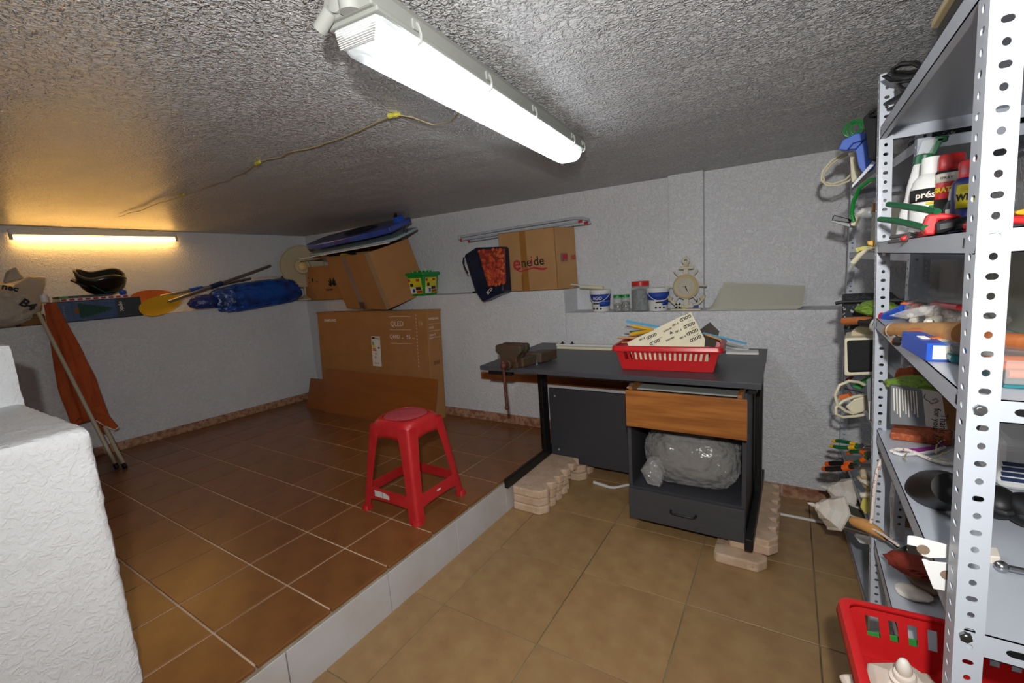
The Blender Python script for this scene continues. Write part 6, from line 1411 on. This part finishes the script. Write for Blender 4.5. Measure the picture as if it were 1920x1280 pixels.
# shoes
def shoe(name, lab, heel, toe, wdt, h, mt='black_rubber'):
    heel, toe = Vector(heel), Vector(toe); d = toe-heel; L = d.length; m = frame(heel, d, (0, 0, 1)); T = thing(name, lab, 'shoe', mtx=m)
    def ring(s, zf):
        wv_ = wdt/2*(.72+.5*math.sin(PI*min(1, s*1.05))**1.0*.55); hh = h*(.95-.62*s**.9) if s > .18 else h*.95
        return wv_, hh
    g = G(); n = 16; R = []
    for i in range(13):
        s = i/12; w_, hh = ring(s, 0); e = math.sqrt(max(0.02, 1-abs(2*s-1)**6)); r_ = []
        for j in range(n):
            th = 2*PI*j/n; r_.append((L*s, w_*e*math.cos(th), max(.012, .012+hh*e*.5*(1+math.sin(th)))))
        R.append(r_)
    vs = [v for r_ in R for v in r_]; fs = [(i*n+j, (i+1)*n+j, (i+1)*n+(j+1) % n, i*n+(j+1) % n) for i in range(12) for j in range(n)]+[tuple(range(n)), tuple(range(12*n, 13*n))[::-1]]
    g._add(vs, fs); bmesh.ops.recalc_face_normals(g.bm, faces=g.bm.faces); g.put('upper', mt, T, smooth=True)
    g = G(); P = [(L*i/12, wdt/2*(.80+.34*math.sin(PI*i/12))*math.sqrt(max(.05, 1-abs(2*i/12-1)**5))) for i in range(13)]; P = P+[(x, -y) for x, y in P[::-1]]; g.prism(P, 0, .014); g.put('sole', 'dusty_sole', T, bevel=.002)
    return T
T = thing('black_cup', 'black moulded rubber cup lying on its side on the fourth shelf', 'cup', loc=at(1760, 930, z=z4))
ca_ = at(1735, 920, y=.60); cb_ = at(1800, 915, y=.44)
g = G(); dd = (cb_-ca_).normalized(); g.tube([ca_, ca_+dd*.012, ca_+dd*.05, ca_+dd*.10, ca_+dd*.14], [.030, .036, .039, .036, .028], n=24); g.put('cup_body', 'black_rubber', T, world=True, smooth=True)
g = G(); g.tube([ca_-dd*.006, ca_+dd*.002], [.026, .034], n=24); g.put('sole', 'dusty_sole', T, world=True, smooth=True)
T.location.z += 0
pc1 = at(1866, 968, z=z4); pc2 = at(1922, 985, z=z4)
for k, p in enumerate((pc1, pc2)):
    g = G(); q = Vector((p.x, p.y, z4+.030)); g.ball(q, .026, (1.15, 1.5, 1.1), n=18, k=12); T = thing('black_shell', ['black rounded shell on the fourth shelf right of the near post', 'second black rounded shell at the right edge of the photo on the fourth shelf'][k], 'shell', loc=(q.x, q.y, z4)); g.put('shell', 'black_rubber', T, world=True, smooth=True); g = G(); g.tube([q+Vector((-.02*math.cos(a), -.046*math.sin(a)-.0, .0)) for a in [PI*i/8-PI/2+PI/2 for i in range(9)]], .004, n=6); g.put('rim', 'dusty_sole', T, world=True, smooth=True)
# white box with blue stripes (seen right of the near post)
wc = at(1868, 918, z=z4)
T = thing('white_case', 'white rounded case with navy stripes on the fourth shelf behind the near post', 'case', loc=wc)
g = G(); g.b2(wc.x, 1.925, wc.y, wc.y+.15, z4, z4+.105); g.put('case_body', 'white_plastic', T, world=True, bevel=.02, seg=3)
for k in range(4): g = G(); g.hexa((wc.x+.006, wc.y-.0005, z4+.022+.011*k), (.062-.010*k, 0, 0), (0, .001, 0), (-.002, 0, .008)); g.put('printed_stripe', 'blue_print', T, world=True)
g = G(); g.tube([(1.93, .30+.0, z4+.02+.013*i) for i in range(12)], [.006 if i % 2 else .009 for i in range(12)], n=8); one(g, 'braided_cord', 'straw', 'thick braided tan cord hanging at the right edge of the photo', 'cord')
# ---------------------------------------------------------------- things beyond the near post on the second and third shelves
slab(None, [(1905, 395), (1935, 388), (1935, 404), (1905, 402)], .42, (0, .03, 0), 'yellow_plastic', 'yellow_tool', .003, ('yellow grip at the right edge above the second shelf', 'grip'))
slab(None, [(1895, 404), (1935, 404), (1935, 420), (1895, 418)], .40, (0, .03, 0), 'red_plastic', 'red_case', .003, ('red plastic case at the right edge above the second shelf', 'case'))
T = thing('chisel_set', 'clear case with orange handled chisels right of the near post', 'case', loc=(1.78, .33, z3))
g = G(); g.b2(1.652, 1.86, .23, .40, z3, z3+.004); g.put('case_base', 'teal_plastic', T, world=True); g = G(); g.b2(1.652, 1.86, .23, .40, z3+.004, z3+.036); g.put('case_lid', 'clear_plastic', T, world=True, bevel=.002)
for k in range(3): g = G(); g.cyl((1.66, .25+.05*k, z3+.014), (1.85, .26+.05*k, z3+.014), .006, n=10); g.put('orange_handle', 'ink_orange', T, world=True, smooth=True)
# ---------------------------------------------------------------- far unit: pliers on the fifth shelf
pliers('pliers', 'green pliers with yellow tips sticking out of the far fifth shelf', at(1562, 831, y=1.45), at(1650, 841, y=1.30), (0, .02, .014), 'green_dark', 'yellow_plastic', r=.0075)
pliers('pliers', 'green pliers with orange collars just behind the post on the far fifth shelf', at(1592, 858, y=1.40), at(1655, 850, y=1.28), (0, .02, .03), 'green_dark', 'orange_plastic', r=.009)
pliers('pliers', 'black pliers with orange tips, lowest pair on the far fifth shelf', at(1549, 874, y=1.40), at(1645, 872, y=1.24), (0, .03, .006), 'black_plastic', 'orange_plastic', r=.0105)
T = thing('cork_pile', 'pile of pale corks and scraps on the far fifth shelf under the pliers', 'corks', loc=at(1625, 905, y=1.3)); random.seed(9)
for k in range(9):
    c = at(1622+random.uniform(-7, 12), 905+random.uniform(-18, 26), y=1.32+random.uniform(0, .08)); dd = Vector((random.uniform(-1, 1), random.uniform(-1, 1), random.uniform(-.6, .6))).normalized()*.018
    g = G(); g.cyl(c-dd, c+dd, .010, n=10); g.put('cork', 'cork' if k % 3 else 'foam_bits', T, world=True, smooth=True, bevel=.002)
slab(None, [(1612, 950), (1620, 925), (1634, 912), (1634, 960), (1622, 965)], 1.38, (.02, .08, 0), 'yellow_card', 'mustard_cloth', .004, ('mustard cloth under the corks behind the near post', 'cloth'))
# ---------------------------------------------------------------- white lanterns on the bottom
def lantern(lab, tip, base, s=1.0):
    tip, base = Vector(tip), Vector(base); d = base-tip; L = d.length
    m = frame(tip, d, (0, 0, 1)); m = m @ Euler((0, PI/2, 0)).to_matrix().to_4x4()   # local z runs along d, z=0 at the tip
    T = thing('garden_lantern', lab, 'lantern', mtx=m)
    g = G(); g.lathe([(.0, 0), (.004*s, .006*s), (.008*s, .020*s), (.006*s, .030*s), (.012*s, .034*s), (.012*s, .038*s)], n=16); g.put('finial', 'cream_dirty', T, smooth=True)
    g = G(); g.lathe([(.018*s, .038*s), (.022*s, .046*s), (.040*s, .060*s), (.044*s, .074*s), (.060*s, .094*s), (.062*s, .100*s)], n=6); g.put('hood', 'cream_dirty', T)
    g = G(); g.lathe([(.060*s, .098*s), (.072*s, .104*s), (.072*s, .110*s), (.055*s, .112*s)], n=6); g.put('eave', 'cream_dirty', T)
    g = G(); g.lathe([(.050*s, .112*s), (.036*s, L-.02)], n=6); g.put('glass', 'lantern_glass', T)
    for k in range(6):
        a = 2*PI*k/6; g = G(); g.cyl((.052*s*math.cos(a), .052*s*math.sin(a), .111*s), (.038*s*math.cos(a), .038*s*math.sin(a), L-.018), .0035*s, n=6); g.put('glazing_bar', 'cream_dirty', T)
    g = G(); g.lathe([(.042*s, L-.022), (.044*s, L-.010), (.030*s, L), (0, L)], n=6); g.put('foot', 'cream_dirty', T); return T
lantern('white lantern lying on the floor by the far shelves, nearer one', at(1513, 942, y=1.52), at(1652, 992, y=1.62), 1.12)
lantern('white lantern lying behind the nearer one against the back wall skirting', at(1538, 911, y=1.78), at(1668, 950, y=1.90), 1.12)
# papers on the bottom of the far unit
slab(None, [(1668, 930), (1690, 935), (1708, 980), (1712, 995), (1670, 988)], 1.10, (.02, .12, 0), 'paper', 'printed_bag', .002, ('white printed bag with colour pictures behind the post at the bottom', 'bag'))
slab(None, [(1684, 945), (1700, 950), (1706, 990), (1686, 986)], 1.098, (.0, .002, 0), 'stain', 'dark_picture_card', 0, ('dark picture card on the printed bag behind the post', 'card'))
slab(None, [(1600, 1003), (1628, 1010), (1634, 1022), (1612, 1018)], 1.35, (.01, .02, 0), 'white_plastic', 'small_white_clip', .002, ('small white perforated clip on the lowest far shelf', 'clip'))
# ---------------------------------------------------------------- near unit, fifth shelf (A5)
z5 = ZA[4]+.0012
T = thing('trowel', 'trowel with a pale wooden handle poking out at the fifth shelf corner', 'trowel', loc=at(1640, 1000, y=.9))
g = G(); g.tube(wp([(1596, 975, .99), (1604, 978, .98), (1625, 985, .95), (1645, 997, .92), (1660, 1008, .89)]), [.010, .016, .018, .014, .008], n=14); g.put('wood_handle', 'raw_wood', T, world=True, smooth=True)
g = G(); g.tube(wp([(1660, 1008, .89), (1676, 1018, .87), (1684, 1026, .86)]), .004, n=8); g.put('tang', 'black_steel', T, world=True, smooth=True); slab(T, [(1680, 1030), (1698, 1022), (1720, 1040), (1700, 1052), (1684, 1044)], .84, (.02, .02, -.004), 'blade_green', 'blade', .001)
g = crumple('b', None, at(1712, 1058, y=.78), (.10, .09, .032), seed=41, amp=.2, freq=4, sub=4, flat=.9); one(g, 'red_rag', 'red_rag', 'crumpled dark red rag on the fifth shelf beside the trowel', 'rag', smooth=True)
T = thing('plastic_bracket', 'white plastic corner bracket with round holes at the fourth shelf edge by the near post', 'bracket', loc=at(1740, 1050, y=.24))
slab(T, [(1701, 1004), (1712, 1005), (1777, 1022), (1777, 1046), (1742, 1046), (1700, 1032)], .245, (.003, .003, 0), 'white_plastic', 'top_plate', .001); slab(T, [(1700, 1020), (1718, 1024), (1730, 1042), (1702, 1036)], .244, (0, .0006, 0), 'chrome', 'metal_plate', .001)
slab(T, [(1727, 1047), (1740, 1052), (1783, 1056), (1786, 1110), (1750, 1104)], .235, (.003, .003, 0), 'white_plastic', 'front_plate', .001)
for (u, v, y_) in ((1731, 1030, .2445), (1776, 1078, .2345)):
    c = at(u, v, y=y_); g = G(); g.cyl(c, c+Vector((0, -.0006, 0)), .0075, n=16); g.put('screw_hole', 'stain', T, world=True)
slab(None, [(1856, 1042), (1877, 1044), (1877, 1080), (1856, 1078)], .36, (.004, .03, 0), 'cream_dirty', 'switch_plate', .002, ('small cream switch plate seen right of the near post', 'plate'))
T = thing('door_knob', 'metal knob with dark end right of the near post', 'knob', loc=at(1890, 1060, y=.34)); c = at(1878, 1062, y=.34); g = G(); g.ball(c, .009); g.cyl(c, c+Vector((.035, 0, 0)), .005, n=10); g.put('spindle', 'chrome', T, world=True, smooth=True); g = G(); g.ball(c+Vector((.045, 0, 0)), .016); g.put('dark_knob', 'black_plastic', T, world=True, smooth=True)
T = thing('work_gloves', 'pale brown work glove lying on the fifth shelf by the red basket', 'glove', loc=at(1730, 1085, z=z5))
g = crumple('b', None, at(1735, 1095, z=z5)+Vector((0, 0, .02)), (.08, .12, .04), seed=2, amp=.14, freq=3, sub=3, flat=.9); g.put('palm', 'glove_brown', T, world=True, smooth=True)
for k, (u0, v0, u1, v1_) in enumerate(((1730, 1085, 1724, 1062), (1740, 1088, 1736, 1066), (1748, 1098, 1762, 1080), (1752, 1104, 1772, 1096), (1726, 1098, 1715, 1095))):
    a, b = at(u0, v0, z=z5)+Vector((0, 0, .02)), at(u1, v1_, z=z5)+Vector((0, 0, .012)); g = G(); g.tube([a, a.lerp(b, .6)+Vector((0, 0, .004)), b], [.012, .011, .008], n=8); g.put('finger', 'glove_brown', T, world=True, smooth=True)
g = crumple('b', None, at(1712, 1116, z=z5)+Vector((0, 0, .008)), (.07, .06, .016), seed=12, amp=.12, freq=3, sub=3, flat=.9); one(g, 'white_rag', 'paper', 'white folded rag beside the glove on the fifth shelf', 'rag', smooth=True)
# blade on A4 bottom right
slab(None, [(1752, 955), (1790, 975), (1792, 1000), (1760, 975)], .60, (.002, .003, 0), 'blade_green', 'green_scraper', .001, ('green metal scraper blade leaning on the fourth shelf by the near post', 'scraper'))
# ---------------------------------------------------------------- red basket in the lower right with a lantern top
T = thing('red_basket', 'red slotted basket at the lower right holding a white lantern top', 'basket', loc=(1.734, .362, z5), rot=(0, 0, .08))
basket(T, .42, .31, .110, n=11, nsh=8, taper=.03)
lt = at(1713, 1195, z=.508); 
T = thing('lantern_top', 'white hexagonal lantern top lying in the lower right red basket', 'lantern', loc=(lt.x+.0, lt.y-.01, z5+.008), rot=(.10, -.16, .35))
g = G(); g.lathe([(.0, .150), (.006, .146), (.011, .134), (.0115, .126), (.009, .118)], n=20); g.put('finial', 'cream_dirty', T, smooth=True)
g = G(); g.lathe([(.0145, .119), (.016, .116), (.016, .110), (.021, .108), (.021, .100), (.024, .098)][::-1], n=24); g.put('collar', 'cream_dirty', T, smooth=True)
g = G(); g.lathe([(.024, .100), (.060, .080), (.064, .076), (.066, .050), (.072, .048)][::-1], n=6); g.put('hood', 'cream_dirty', T, bevel=.002)
g = G(); g.lathe([(.105, .018), (.106, .026), (.098, .034), (.070, .050)], n=4, ph=.5); g.put('square_plate', 'cream_dirty', T, bevel=.003)
g = G(); g.lathe([(.04, 0), (.05, .018)], n=6); g.put('neck', 'cream_dirty', T)
slab(None, [(1625, 1183), (1720, 1200), (1720, 1215), (1625, 1200)], .515, (0, .003, 0), 'ink_green', 'green_card', .0005, ('green and white card standing behind the basket slots', 'card'))
